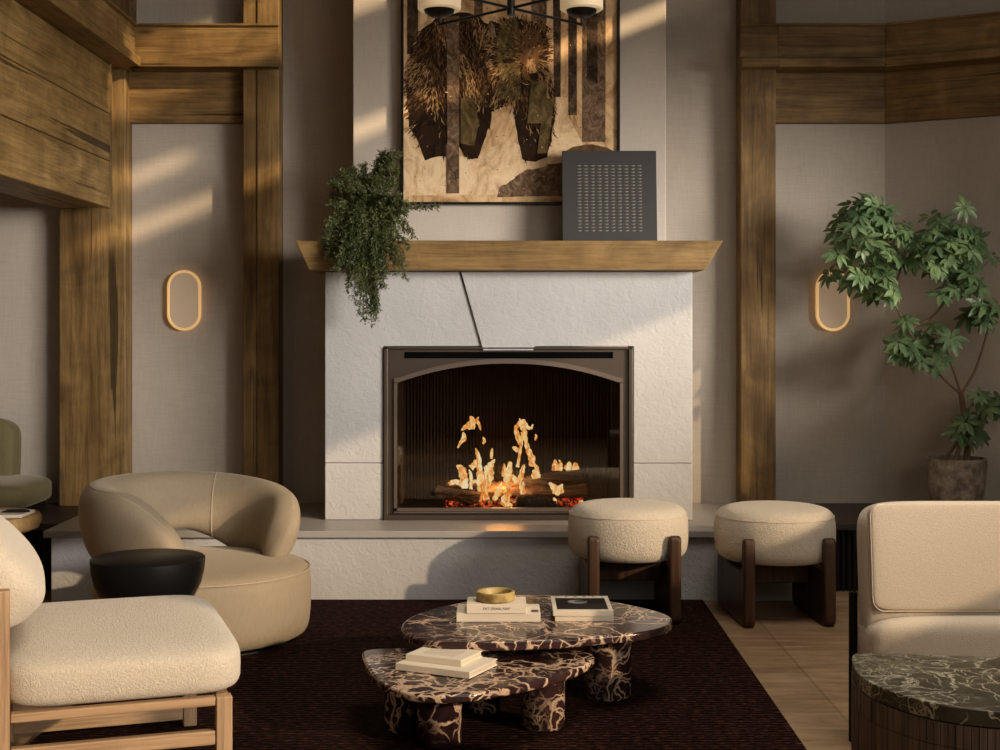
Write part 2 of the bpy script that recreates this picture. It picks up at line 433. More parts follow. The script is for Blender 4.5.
# crown beam across the back wall, left: body, cap and lower lip
DB = 6.295
ZT, ZM, ZB = Z(24, DB), Z(58, DB), Z(68, DB)
def beam_profile(d0, zt, zm, zb):
    return [(d0, zt-.012), (d0-.016, zt-.010), (d0-.016, zt), (DP-.002, zt), (DP-.002, zb), (d0-.034, zb), (d0-.034, zm-.006), (d0-.028, zm), (d0, zm+.002)]
XC = -1.655                                          # inner corner of the side beam
bm = bmesh.new(); prism(bm, [(y, z) for y, z in beam_profile(DB, ZT, ZM, ZB)], XC-.02, X(279, DB), 'x'); box(bm, XC-.02, X(243, DP)-.001, DP-.003, YB, ZB+.001, ZT-.001)
trim(bm, M_oak_x, .003)
bm = bmesh.new()                                     # the same beam running towards the room on the left
prof = [(XC-(y-DB), z) for y, z in beam_profile(DB, ZT, ZM, ZB)]
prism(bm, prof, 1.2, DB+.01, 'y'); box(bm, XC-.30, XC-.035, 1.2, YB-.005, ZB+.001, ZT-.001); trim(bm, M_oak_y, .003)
# tall planked box face below it
bm = bmesh.new()
x1 = -1.741; zc = [1.636, 1.845, 2.055, ZB]
D0 = 1.2
for i in range(3):
    x0 = x1-.24
    pts = [(x1, D0), (x1, 6.20), (x0, 6.20), (x0, D0)]
    prism(bm, pts, zc[i]+(.0015 if i else 0), zc[i+1]-.0015)
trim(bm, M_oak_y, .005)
trim(B(x1-.02, x1+.006, 6.195, 6.215, 1.632, ZB), M_oak_z, .002)
# recessed board under the crown beam
trim(B(X(110, 6.42), X(250, 6.42), 6.405, YB, Z(122.5, 6.405), ZB+.01), M_oak_x, .004)
# right side: beam, lip and recessed board that follow the bend
def bent(profile, kx_at, x0, mat, bev=.003):
    """profile [(depth in front of wall, z)]; straight from x0 to the bend, then along the turned wall"""
    bm = bmesh.new()
    t2 = math.tan(R(29)/2)
    def seg(nm_loc, rot, xs):
        bm = bmesh.new(); A_, B_ = [], []
        for d, z in profile:
            xa, xb = xs(d); A_.append(bm.verts.new((xa, -d, z))); B_.append(bm.verts.new((xb, -d, z)))
        n = len(profile)
        for i in range(n): bm.faces.new((A_[i], A_[(i+1) % n], B_[(i+1) % n], B_[i]))
        bm.faces.new(A_); bm.faces.new(B_[::-1])
        o = trim(bm, mat, bev); o.location = nm_loc; o.rotation_euler = (0, 0, rot)
    seg((KX, YB, 0), 0, lambda d: (x0-KX, -d*t2))
    seg((KX, YB, 0), -R(29), lambda d: (d*t2, 1.5))
W = YB-DB
bent([(W, ZT-.012), (W+.016, ZT-.010), (W+.016, ZT), (0, ZT), (0, ZB), (W+.034, ZB), (W+.034, ZM-.006), (W+.028, ZM), (W, ZM+.002)], 0, X(776, DP)+.001, M_oak_x)
bm = bmesh.new(); prism(bm, [(y, z) for y, z in beam_profile(DB, ZT, ZM, ZB)], X(740.5, DB), X(776, DP)+.002, 'x'); trim(bm, M_oak_x, .003)
bent([(.05, Z(122.5, 6.41)), (.05, ZB+.01), (0, ZB+.01), (0, Z(122.5, 6.41))], 0, X(770, 6.41), M_oak_x)

# ------------------------------------------------------------------ ledges and hearth
YL = 5.80
def ledge(name, x0, x1, lab):
    t = thing(name, lab, 'ledge', ((x0+x1)/2, YL, 0)); ox = (x0+x1)/2
    obj('ledge_top', B(x0-ox, x1-ox, -.015, YB-YL-.002, ZL-.03, ZL), M_ledge, t, bevel=.003)
    bm = bmesh.new(); x = x0+.002
    box(bm, x0-ox, x1-ox, .022, YB-YL-.002, 0, ZL-.031)
    while x < x1-.02:
        box(bm, x-ox, x-ox+.016, .006, .022, 0, ZL-.031); x += .024
    obj('ribbed_front', bm, M_ledge_front, t)
    return t
HX0, HX1, YH = -1.833, 1.28, 5.57
lg = ledge('wall_ledge', -3.38, HX0-.002, 'dark wooden wall ledge under the olive banquette, left of the hearth')
bm = None
lr = ledge('wall_ledge', HX1+.002, 2.98, 'dark wooden wall ledge with a ribbed front carrying the potted tree')
t = thing('hearth', 'long raised grey stone hearth running below the fireplace', 'hearth', (0, 0, 0))
bm = bmesh.new()
prism(bm, [(HX0, YH), (HX1, YH), (HX1, YB-.002), (HX0, YB-.002)], ZL-.028, ZL)
obj('hearth_slab', bm, M_slab, t, bevel=.003)
obj('hearth_riser', B(X(51, 5.59), HX1, YH+.02, YB-.002, 0, ZL-.029), M_stone, t, bevel=.004)

# ------------------------------------------------------------------ fireplace
FD = 5.89
FX0, FX1 = X(325, FD), X(692, FD)
OX0, OX1, OZ1 = X(383.5, FD), X(633, FD), Z(346.5, FD)
ZMB = 1.34
fp = thing('fireplace_surround', 'pale rough limestone fireplace surround with a slanted joint above the fire', 'fireplace', (0, 0, 0))
zj = Z(463, FD)
def block(x0, x1, z0, z1, y=FD, lab=None): return obj('stone_block', B(x0, x1, y, YB-.004, z0, z1), M_stone, fp, bevel=.003, seg=2)
block(FX0, OX0-.001, ZL+.001, zj-.001)
block(OX1+.001, FX1, ZL+.001, zj-.001, FD-.010)
yb = FD+.3
j1, j2 = X(461, FD), X(483, FD)
bm = prism(bmesh.new(), [(FX0, zj+.001), (OX0-.001, zj+.001), (OX0-.001, OZ1+.001), (j2-.004, OZ1+.001), (j1-.006, ZMB-.002), (FX0, ZMB-.002)], FD, YB-.31, 'y')
obj('left_lintel', bm, M_stone, fp, bevel=.003)
zk = Z(350.5, FD-.012)
bm = prism(bmesh.new(), [(j2, zk), (X(533, FD), zk), (X(535, FD), OZ1+.001), (OX1+.001, OZ1+.001), (OX1+.001, zj+.001), (FX1, zj+.001), (FX1, ZMB-.002), (j1, ZMB-.002)], FD-.012, YB-.31, 'y')
obj('keyed_lintel', bm, M_stone, fp, bevel=.003)
bm = B(j1-.03, j2+.01, FD+.006, FD+.05, OZ1+.001, ZMB-.002); obj('joint_shadow_gap', bm, M_void, fp)

# insert
ins = thing('fireplace_insert', 'dark bronze framed fireplace insert with an arched glass front', 'fireplace insert', ((OX0+OX1)/2, FD, ZL))
ox, oz = (OX0+OX1)/2, ZL
hw = (OX1-OX0)/2 - .002; H = OZ1-ZL-.002
bm = bmesh.new()
fw_ = .016
box(bm, -hw, -hw+fw_, -.012, .02, .001, H); box(bm, hw-fw_, hw, -.012, .02, .001, H)
box(bm, -hw, hw, -.012, .02, H-fw_*.6, H); box(bm, -hw, hw, -.014, .02, .001, .022)
obj('outer_frame', bm, M_bronze, ins, bevel=.002)
# fascia with vent slot
zv0, zv1 = Z(358.5, FD)-ZL, Z(352, FD)-ZL
vx0, vx1 = X(404, FD)-ox, X(613, FD)-ox
gx0, gx1 = X(397, FD)-ox, X(620, FD)-ox
zs_, zt_ = Z(383, FD)-ZL, Z(363.5, FD)-ZL            # spring and crown of the glass arch
gz0 = Z(508, FD)-ZL
def arch(x): u = (x-(gx0+gx1)/2)/((gx1-gx0)/2); return zs_ + (zt_-zs_)*(1-abs(u)**2.1)
N = 40
bm = bmesh.new()
def strip(bm, lo, hi, x0, x1, y0, y1, n=N):
    """solid between the curves lo(x) and hi(x)"""
    vs = []
    for i in range(n+1):
        x = x0+(x1-x0)*i/n
        vs.append([bm.verts.new((x, y, z)) for y, z in ((y0, lo(x)), (y0, hi(x)), (y1, hi(x)), (y1, lo(x)))])
    for a, b in zip(vs, vs[1:]):
        for k in range(4): bm.faces.new((a[k], a[(k+1) % 4], b[(k+1) % 4], b[k]))
    bm.faces.new(vs[0]); bm.faces.new(vs[-1][::-1])
strip(bm, lambda x: arch(x)+.018, lambda x: zv0, gx0, gx1, .004, .02)
box(bm, -hw+fw_, gx0, .004, .02, .02, zv0); box(bm, gx1, hw-fw_, .004, .02, .02, zv0)
box(bm, -hw+fw_, vx0, .004, .02, zv0, H-.008); box(bm, vx1, hw-fw_, .004, .02, zv0, H-.008)
box(bm, vx0, vx1, .004, .02, zv1, H-.008)
box(bm, gx0, gx1, .004, .02, .02, gz0-.001)
obj('fascia', bm, M_bronze, ins, smooth=30)
obj('vent_slot', B(vx0-.002, vx1+.002, .012, .018, zv0-.002, zv1+.002), M_void, ins)
bm = bmesh.new()
e = .020
strip(bm, lambda x: arch(min(max(x, gx0), gx1)), lambda x: arch(min(max(x, gx0), gx1))+e, gx0-e*.6, gx1+e*.6, -.008, .012)
box(bm, gx0-e*.6, gx0, -.008, .012, gz0-.012, zs_+.004); box(bm, gx1, gx1+e*.6, -.008, .012, gz0-.012, zs_+.004)
box(bm, gx0-e*.6, gx1+e*.6, -.008, .012, gz0-.014, gz0)
obj('arched_door_frame', bm, plain('pale_bronze', (.17, .125, .095), .45, .6), ins, smooth=30)
obj('bottom_rail_highlight', B(gx0-.01, gx1+.01, -.013, -.006, gz0-.020, gz0-.016), M_steel, ins, label='thin polished metal strip')
# glass
gl = NT('tinted_glass')
gt = gl.a('ShaderNodeBsdfTransparent'); gt.inputs[0].default_value = (.80, .76, .70, 1)
gg = gl.a('ShaderNodeBsdfGlossy'); gg.inputs['Roughness'].default_value = .03; gg.inputs[0].default_value = (.9, .86, .8, 1)
mx = gl.a('ShaderNodeMixShader'); mx.inputs[0].default_value = .09
gl.l(gt.outputs[0], mx.inputs[1]); gl.l(gg.outputs[0], mx.inputs[2]); gl.l(mx.outputs[0], gl.n['Material Output'].inputs[0])
bm = bmesh.new(); strip(bm, lambda x: gz0, arch, gx0+.0005, gx1-.0005, .013, .017)
obj('glass_pane', bm, gl.m, ins)
# firebox
bd = .50                                             # depth
M_firebox = plain('firebox_metal', (.050, .038, .030), .5, .5)
bm = bmesh.new()
ix0, ix1, iz0, iz1 = gx0-.01, gx1+.01, .02, H-.03
n = 64
prev = None
for i in range(n*4+1):                               # fluted back
    x = ix0+(ix1-ix0)*i/(n*4); y = bd + .007*math.cos(math.pi*i/2)
    v = (bm.verts.new((x, y, iz0)), bm.verts.new((x, y, iz1)))
    if prev: bm.faces.new((prev[0], v[0], v[1], prev[1]))
    prev = v
obj('fluted_liner', bm, M_firebox, ins)
bm = bmesh.new()
box(bm, ix0-.006, ix0, .021, bd, iz0, iz1); box(bm, ix1, ix1+.006, .021, bd, iz0, iz1)
box(bm, ix0, ix1, .021, bd, iz1, iz1+.006); box(bm, ix0, ix1, .021, bd, iz0-.006, iz0+.012)
for i in range(16):
    y = .05+i*.028
    box(bm, ix0, ix0+.006, y, y+.012, iz0+.012, iz1); box(bm, ix1-.006, ix1, y, y+.012, iz0+.012, iz1)
obj('firebox_shell', bm, M_firebox, ins)

# embers, logs, flames
def FP(cx, cy, D):  # from the close crop of the fire
    return P(430+cx/5.88, 400+cy/5.88, D)
random.seed(4)
emb = NT('ember_bed'); nn = emb.noise(emb.coord(), 60, 3, .7)
emb.base((.02, .012, .01)); emb.l(emb.ramp(nn, [(.5, (0, 0, 0)), (.62, (.9, .08, .02)), (.75, (1, .35, .10))]), emb.b.inputs['Emission Color']); emb.b.inputs['Emission Strength'].default_value = 1.6
bm = bmesh.new()
zf = ZL+.033
for i in range(150):
    x = random.uniform(-.24, .34); y = random.uniform(6.04, 6.30); r = random.uniform(.008, .022)
    bmesh.ops.create_icosphere(bm, subdivisions=1, radius=r, matrix=Matrix.Translation((x+ox-.02, y, zf+r*.6)) @ Matrix.Rotation(random.random()*3, 4, 'X') @ Matrix.Diagonal((1.4, 1, .8, 1)))
o = obj('ember_bed', bm, emb.m); o['kind'] = 'stuff'; tag(o, 'glowing red and black ember bed under the burning logs', 'embers')
M_logburn = (lambda t: (t.base(t.ramp(t.noise(t.coord((3, 30, 30)), 1.5, 5, .7, 1), [(.34, (.012, .007, .005)), (.46, (.12, .065, .035)), (.6, (.34, .21, .125)), (.72, (.52, .37, .25))])), t.bump(t.noise(t.coord((4, 40, 40)), 1.5, 4, .7), 1.0, .02), t.set(Roughness=.9))[-1])(NT('burning_log_bark'))
M_char = (lambda t: (t.base((.018, .014, .012)), t.bump(t.noise(t.coord(), 60, 4, .7), 1, .012), t.set(Roughness=.8))[-1])(NT('charcoal'))
M_logend = plain('cut_log_end', (.30, .17, .08), .8)
def log(a, b, r, lab, mat):
    a, b = Vector(a), Vector(b)
    t = thing('log', lab, 'log', a)
    bm = bmesh.new(); n = 22; m = 16; d = (b-a); up = d.orthogonal().normalized(); s = d.normalized().cross(up); rings = []
    for i in range(m):
        u = i/(m-1); p = d*u; rr = r*(1+.10*math.sin(5*u+a.x*9))
        rings.append([bm.verts.new(p + (up*math.cos(k*6.2832/n)+s*math.sin(k*6.2832/n))*rr*(1+.14*noise.noise(Vector((u*3+a.x*5, math.cos(k*6.2832/n)*1.6, math.sin(k*6.2832/n)*1.6))))) for k in range(n)])
    for p, q in zip(rings, rings[1:]):
        for k in range(n): bm.faces.new((p[k], p[(k+1) % n], q[(k+1) % n], q[k]))
    obj('bark', bm, mat, t, smooth=50)
    for rg, nm in ((0, 'cut_end'), (m-1, 'cut_end')):
        u = 0 if rg == 0 else 1
        bm = bmesh.new(); rr = r*(1+.10*math.sin(5*u+a.x*9))
        vs = [bm.verts.new(d*u + (up*math.cos(k*6.2832/n)+s*math.sin(k*6.2832/n))*rr*(1+.14*noise.noise(Vector((u*3+a.x*5, math.cos(k*6.2832/n)*1.6, math.sin(k*6.2832/n)*1.6))))*.98) for k in range(n)]
        c = bm.verts.new(d*u + d.normalized()*(.004 if u else -.004))
        for k in range(n): bm.faces.new((vs[k], vs[(k+1) % n], c))
        obj(nm, bm, M_logend if mat is not M_char else M_char, t)
    return t
log(FP(40, 540, 6.12), FP(300, 590, 6.06), .030, 'grey-barked log lying lowest at the left end of the fire', M_logburn)
log(FP(95, 500, 6.27), FP(420, 520, 6.27), .026, 'log behind the flames on the left of the fire', M_logburn)
log(FP(330, 545, 6.15), FP(880, 450, 6.21), .036, 'long brown log slanting up across the right of the fire', M_logburn)
log(FP(560, 560, 6.12), FP(920, 530, 6.12), .030, 'split log glowing under the slanting log', M_logburn)
log(FP(510, 600, 6.03), FP(740, 612, 6.03), .030, 'short charred black log at the front of the fire', M_char)
fl = NT('flame'); fl.n.remove(fl.b)
em = fl.a('ShaderNodeEmission')
fc = fl.ramp(fl.noise(fl.coord((1, 1, .5)), 34, 3, .6, 1.6), [(.36, (.80, .22, .03)), (.46, (1.0, .52, .15)), (.56, (1.0, .80, .42)), (.7, (1.0, .95, .75))])
fl.l(fc, em.inputs[0]); em.inputs[1].default_value = 1.55; fl.l(em.outputs[0], fl.n['Material Output'].inputs[0])
FL = [([(350,630),(335,590),(318,550),(303,500),(296,440),(290,390),(285,335),(268,283)], [5,14,22,26,20,13,13,3], 6.08),
 ([(315,520),(335,480),(345,440),(345,405),(362,375),(382,348)], [10,26,28,24,14,3], 6.10),
 ([(205,520),(202,480),(195,440),(185,405),(155,385)], [18,20,22,20,4], 6.10),
 ([(240,525),(242,480),(240,440),(230,408)], [9,8,9,3], 6.07),
 ([(250,480),(290,475)], [9,7], 6.12),
 ([(163,282),(180,250),(200,225),(195,188)], [3,8,15,3], 6.14),
 ([(185,178),(215,155),(240,150),(250,120),(235,95)], [4,14,24,18,3], 6.14),
 ([(298,178),(290,145),(275,120),(285,100)], [3,8,9,3], 6.14),
 ([(485,622),(440,600),(455,560),(462,520),(450,490)], [4,24,18,16,3], 6.03),
 ([(375,590),(395,555),(405,520),(420,488)], [10,16,10,3], 6.05),
 ([(540,575),(545,540),(530,505),(528,490)], [9,14,7,3], 6.05), ([(542,545),(550,510),(547,480)], [8,7,3], 6.05),
 ([(450,490),(455,450),(465,410),(472,362)], [10,24,18,8], 6.10), ([(430,450),(435,410),(438,375)], [10,9,4], 6.10),
 ([(480,440),(500,470),(515,490)], [10,15,12], 6.10), ([(515,490),(535,450),(545,410),(555,378)], [16,14,12,4], 6.10),
 ([(625,460),(622,430),(628,400),(600,365)], [26,22,10,6], 6.14),
 ([(595,390),(600,350),(580,300),(565,250),(558,200),(548,160),(525,108)], [14,18,14,10,12,16,3], 6.14),
 ([(515,395),(522,350),(532,290),(540,230),(545,190)], [10,7,8,8,9], 6.14),
 ([(520,300),(500,285),(485,278)], [12,12,4], 6.14), ([(530,260),(515,210),(505,165),(530,140),(560,118)], [10,14,10,14,8], 6.14),
 ([(550,125),(575,160),(595,165),(605,142)], [10,9,8,3], 6.14),
 ([(740,415),(738,385),(735,350)], [20,18,3], 6.22), ([(765,415),(770,380),(760,352)], [12,9,3], 6.22),
 ([(800,412),(815,390),(820,362)], [20,18,4], 6.22), ([(850,415),(856,390),(848,368)], [20,18,4], 6.22),
 ([(765,553),(745,530),(720,505),(700,485)], [14,26,14,3], 6.04), ([(770,550),(765,520),(780,495)], [18,16,4], 6.04),
 ([(310,258),(320,240),(312,218)], [5,9,3], 6.14), ([(360,345),(362,315),(366,283)], [6,9,3], 6.14),
 ([(618,238),(624,215),(618,200)], [4,7,2], 6.14), ([(240,400),(265,375),(262,350)], [16,14,4], 6.16),
 ([(880,612),(885,600),(900,596)], [8,10,6], 6.02), ([(735,610),(735,590),(725,575)], [8,10,4], 6.01), ([(110,495),(150,480),(185,500)], [10,14,10], 6.18)]
bm = bmesh.new()
for pts, wd, D in FL:
    ps = [FP(x, y, D) for x, y in pts]
    # resample smoothly
    qs, rs = [], []
    for i in range(len(ps)-1):
        p0 = ps[max(i-1, 0)]; p1 = ps[i]; p2 = ps[i+1]; p3 = ps[min(i+2, len(ps)-1)]
        for k in range(4):
            u = k/4
            qs.append(.5*((2*p1)+(p2-p0)*u+(2*p0-5*p1+4*p2-p3)*u*u+(3*p1-p0-3*p2+p3)*u**3))
            rs.append(wd[i]+(wd[i+1]-wd[i])*u)
    qs.append(ps[-1]); rs.append(wd[-1])
    rad = [max(r*(1+.18*math.sin(j*2.1+pts[0][0])), 2)/5.88*D/F*1.12 for j, r in enumerate(rs)]
    m = len(qs); prev = None
    for j in range(m):
        t_ = (qs[min(j+1, m-1)]-qs[max(j-1, 0)]).normalized(); s = Vector((t_.z, 0, -t_.x)).normalized()
        ring = [bm.verts.new(qs[j]+s*math.cos(k*math.pi/4)*rad[j]+Vector((0, 1, 0))*math.sin(k*math.pi/4)*rad[j]*.45) for k in range(8)]
        if prev:
            for k in range(8): bm.faces.new((prev[k], prev[(k+1) % 8], ring[(k+1) % 8], ring[k]))
        else: bm.faces.new(ring[::-1])
        prev = ring
    bm.faces.new(prev)
o = obj('flames', bm, fl.m, smooth=60); o['kind'] = 'stuff'; tag(o, 'yellow flames licking up from the logs behind the glass', 'fire')
lamp('fire_light', 'POINT', (ox-.02, 6.1, ZL+.14), 8.0, (1.0, .45, .14), shadow_soft_size=.08)

# ------------------------------------------------------------------ mantel
MD = 5.75
mx0, mx1 = X(295, MD), X(723.5, MD); nx0, nx1 = X(309, MD), X(705, MD)
bm = bmesh.new()
mzt, mzb = Z(240.5, MD), ZMB
lo = [(nx0, MD), (nx1, MD), (nx1, YBR+.02), (nx0, YBR+.02)]; hi = [(mx0, MD), (mx1, MD), (mx1, YBR+.02), (mx0, YBR+.02)]
vl = [bm.verts.new((x, y, mzb)) for x, y in lo]; vh = [bm.verts.new((x, y, mzt)) for x, y in hi]
bm.faces.new(vl[::-1]); bm.faces.new(vh)
for i in range(4): bm.faces.new((vl[i], vl[(i+1) % 4], vh[(i+1) % 4], vh[i]))
# leave the slot the chimney breast fills
mant = obj('mantel_shelf', bm, M_mantel, bevel=.004); tag(mant, 'thick honey oak mantel beam with angled ends above the fireplace', 'mantel')
for v in mant.data.vertices:
    if v.co.y > 6: v.co.y = YBR-.001

# ------------------------------------------------------------------ painting
PD = 6.105
pt = thing('framed_picture', 'large framed collage of a brown bear among tree trunks above the mantel', 'painting', (0, PD, 0))
px0, px1 = X(401, PD), X(620, PD); pz0 = Z(204.5, PD); pz1 = pz0+1.30
bm = bmesh.new(); f = .011
for q in ((px0, px1, pz0, pz0+f), (px0, px1, pz1-f, pz1), (px0, px0+f, pz0, pz1), (px1-f, px1, pz0, pz1)):
    box(bm, q[0], q[1], -.004, YBR-PD-.001, q[2], q[3])
obj('picture_frame', bm, M_black, pt, bevel=.001)
def pm(name, a, b, sc=9, c=None, dist=1.5):
    t = NT(name); n = t.noise(t.coord((1, 1, .7)), sc, 7, .72, dist)
    t.base(t.ramp(n, [(.34, a), (.52, b), (.7, c or b)])); t.set(Roughness=.8); t.b.inputs['Specular IOR Level'].default_value = .08; return t.m
cols = [pm('aged_paper', (.34, .17, .065), (.74, .47, .24), 7, (.90, .65, .38)),      # 0 ground
        pm('umber_bear', (.010, .005, .003), (.035, .018, .009), 14),                  # 1
        pm('trunk_strip', (.05, .026, .014), (.19, .115, .065), 22, (.36, .25, .15)),   # 2
        pm('dark_trunk_strip', (.012, .008, .005), (.07, .042, .025), 14, (.20, .13, .08)), # 3
        pm('olive_strip', (.05, .030, .010), (.13, .085, .032), 18, (.26, .18, .075)),   # 4
        pm('tan_fur', (.28, .15, .06), (.40, .235, .10), 30),                           # 5
        pm('brown_fur', (.07, .032, .013), (.15, .075, .03), 30),                      # 6
        pm('snow_paper', (.50, .30, .15), (.84, .58, .33), 9, (.95, .72, .45)),         # 7
        pm('torn_edge', (.07, .035, .015), (.15, .08, .035), 20)]                      # 8
bm = bmesh.new()
def cz(cx, cy):                                      # crop point -> picture plane (x, z)
    return (X(390+cx*.28, PD), Z(cy*.28, PD))
layer = [0]
def poly(pts, mi):
    layer[0] += 1
    y = .012 - .00006*layer[0]
    vs = [bm.verts.new((*[cz(*p)[0]], y, cz(*p)[1])) for p in pts]
    f = bm.faces.new(vs); f.material_index = mi; return f
box(bm, px0+f*1.0, px1-f*1.0, .0121, .02, pz0+f, pz1-f)
def wob(pts, amp=4, n=4):
    out = []
    for i in range(len(pts)):
        a, b = pts[i], pts[(i+1) % len(pts)]
        for k in range(n):
            u = k/n; x = a[0]+(b[0]-a[0])*u; y = a[1]+(b[1]-a[1])*u
            out.append((x+random.uniform(-amp, amp), y+random.uniform(-amp, amp)))
    return out
random.seed(11)
# upper-left old trunks and background
T = -700
poly([(62, T), (102, T), (100, 200), (60, 190)], 3)
poly([(108, T), (135, T), (133, 70), (108, 90)], 7)
poly([(300, T), (330, T), (332, 60), (300, 60)], 2)
poly([(150, T), (200, T), (200, 40), (150, 60)], 8)
poly([(578, T), (612, T), (610, 345), (585, 345)], 3)
poly([(637, T), (668, T), (668, 410), (637, 410)], 3)
poly([(500, T), (560, T), (560, 80), (505, 75)], 2)
poly([(688, T), (772, T), (770, 505), (686, 505)], 2)
poly([(700, T), (740, T), (742, 300), (704, 280)], 3)
poly(wob([(45, 560), (170, 550), (300, 560), (430, 500), (560, 560), (600, 350), (690, 520), (800, 530), (790, 700), (60, 695)], 5), 7)
poly(wob([(610, 540), (700, 510), (800, 535), (800, 560), (620, 565)], 5), 8)
poly(wob([(385, 700), (390, 670), (440, 640), (490, 605), (570, 590), (630, 575), (800, 560), (800, 700)], 4), 2)
poly(wob([(560, 585), (700, 570), (800, 580), (800, 590), (700, 583), (570, 597)], 2), 8)
bear = [(60,330),(62,240),(80,165),(115,105),(165,65),(215,48),(270,42),(320,58),(345,85),(362,70),(390,82),(400,100),(430,68),(480,66),(520,82),(540,74),(562,92),(560,125),(568,170),(562,230),(580,290),(592,350),(586,430),(577,500),(560,562),(520,578),(475,568),(458,500),(445,410),(430,368),(392,384),(362,400),(358,450),(335,500),(315,568),(282,568),(252,535),(240,480),(215,470),(200,520),(196,556),(150,560),(122,572),(105,520),(70,450)]
poly(wob(bear, 3, 3), 1)
def inside(p, pg):
    c = False; j = len(pg)-1
    for i in range(len(pg)):
        if (pg[i][1] > p[1]) != (pg[j][1] > p[1]) and p[0] < (pg[j][0]-pg[i][0])*(p[1]-pg[i][1])/(pg[j][1]-pg[i][1])+pg[i][0]: c = not c
        j = i
    return c
def stroke(x, y, ang, L, wd, mi):
    dx, dy = math.cos(ang), math.sin(ang); nx, ny = -dy, dx
    bend = random.uniform(-.25, .25)*L
    poly([(x, y), (x+dx*L*.5+nx*(wd+bend), y+dy*L*.5+ny*(wd+bend)), (x+dx*L, y+dy*L), (x+dx*L*.5+nx*(bend-wd), y+dy*L*.5+ny*(bend-wd))], mi)
layer[0] = 14
nst = 0
while nst < 2600:
    x = random.uniform(60, 590); y = random.uniform(45, 560)
    if not inside((x, y), bear): continue
    # body flow: fur hangs down and back; rings round the face
    hx, hy = 480, 190
    dh = math.hypot(x-hx, y-hy)
    if dh < 120: ang = math.atan2(y-hy, x-hx)+random.uniform(-.3, .3)
    else: ang = math.pi/2 + .35*math.sin(x*.02) + random.uniform(-.35, .35) + (.5 if x < 150 else 0)
    dens = 1.0 if y < 330 else max(.08, 1-(y-330)/200)
    if random.random() > dens: continue
    ridge = noise.noise(Vector((x*.014, y*.010, 3))) + .35*math.sin((x-.35*y)*.045)
    lay = layer[0]
    if ridge > .02: mi = 5 if random.random() < .6 else 6
    else: mi = 6 if random.random() < .55 else 1
    if y > 380 and random.random() < .7: mi = 1
    stroke(x, y, ang, random.uniform(16, 40), random.uniform(1.2, 3.0), mi)
    if nst % 40: layer[0] = lay
    nst += 1
layer[0] += 3
# face and ear
poly([(348, 90), (362, 76), (378, 96), (384, 135), (362, 130)], 2)
poly([(372, 92), (396, 88), (392, 125), (380, 130)], 1)
poly([(528, 88), (545, 78), (558, 96), (552, 118)], 6)
poly([(430, 60), (455, 62), (466, 240), (466, 355), (385, 350), (390, 270), (380, 150), (395, 90)], 4)
poly(wob([(455, 110), (520, 100), (545, 140), (545, 190), (525, 230), (470, 225), (440, 170)], 3, 2), 6)
for i in range(90):
    a = random.uniform(0, 6.28); r_ = random.uniform(12, 55)
    la = layer[0]; xx, yy = 492+math.cos(a)*r_, 158+math.sin(a)*r_*1.15; stroke(xx, yy, math.atan2(yy-235, xx-500)+random.uniform(-.3, .3), 15, 1.8, random.choice((5, 6, 1, 1))); layer[0] = la if i % 12 else layer[0]
layer[0] += 1
poly(wob([(482, 215), (515, 205), (530, 240), (532, 275), (505, 290), (480, 280), (470, 250)], 2, 2), 6)
poly(wob([(492, 212), (510, 210), (520, 240), (522, 258), (500, 262), (488, 240)], 2, 2), 5)
for i in range(40):
    la = layer[0]; stroke(random.uniform(482, 520), random.uniform(206, 262), 1.4+random.uniform(-.4, .4), 13, 1.6, random.choice((1, 6, 6, 5))); layer[0] = la
layer[0] += 1
poly([(498, 262), (526, 258), (532, 275), (522, 290), (502, 284)], 1)
poly([(462, 290), (490, 298), (515, 294), (508, 306), (480, 310), (464, 300)], 1)
poly([(466, 292), (486, 300), (500, 299), (486, 303)], 7)
poly([(400, 212), (430, 206), (452, 214), (430, 226), (405, 224)], 1)
poly([(530, 198), (545, 194), (550, 206), (538, 212)], 1)
poly([(468, 306), (458, 340), (430, 360), (425, 330)], 4)
for i in range(260):
    x, y = random.uniform(385, 470), random.uniform(70, 345)
    la = layer[0]; stroke(x, y, math.atan2(y-200, x-520)+random.uniform(-.4, .4), random.uniform(12, 26), random.uniform(1, 2.2), random.choice((1, 1, 6, 5, 4))); layer[0] = la if i % 25 else layer[0]
layer[0] += 1
poly([(400, 212), (430, 206), (452, 214), (430, 226), (405, 224)], 1)
# overlaid strips
poly([(202, 60), (247, 55), (247, 690), (205, 690)], 2)
poly([(252, 350), (300, 350), (318, 440), (300, 520), (252, 512)], 4)
poly([(505, 290), (560, 290), (560, 350), (588, 352), (560, 545), (525, 548), (540, 440), (490, 440)], 4)
poly([(252, 512), (300, 520), (296, 562), (270, 560)], 1)
for i in range(260):                                 # specks
    x, y = random.uniform(50, 800), random.uniform(20, 690)
    la = layer[0]; r_ = random.uniform(.8, 3); poly([(x-r_, y), (x, y-r_*.8), (x+r_, y), (x, y+r_)], random.choice((8, 8, 7, 3))); layer[0] = la
obj('bear_collage', bm, cols, pt)
for fc_ in pt.children[-1].data.polygons: pass

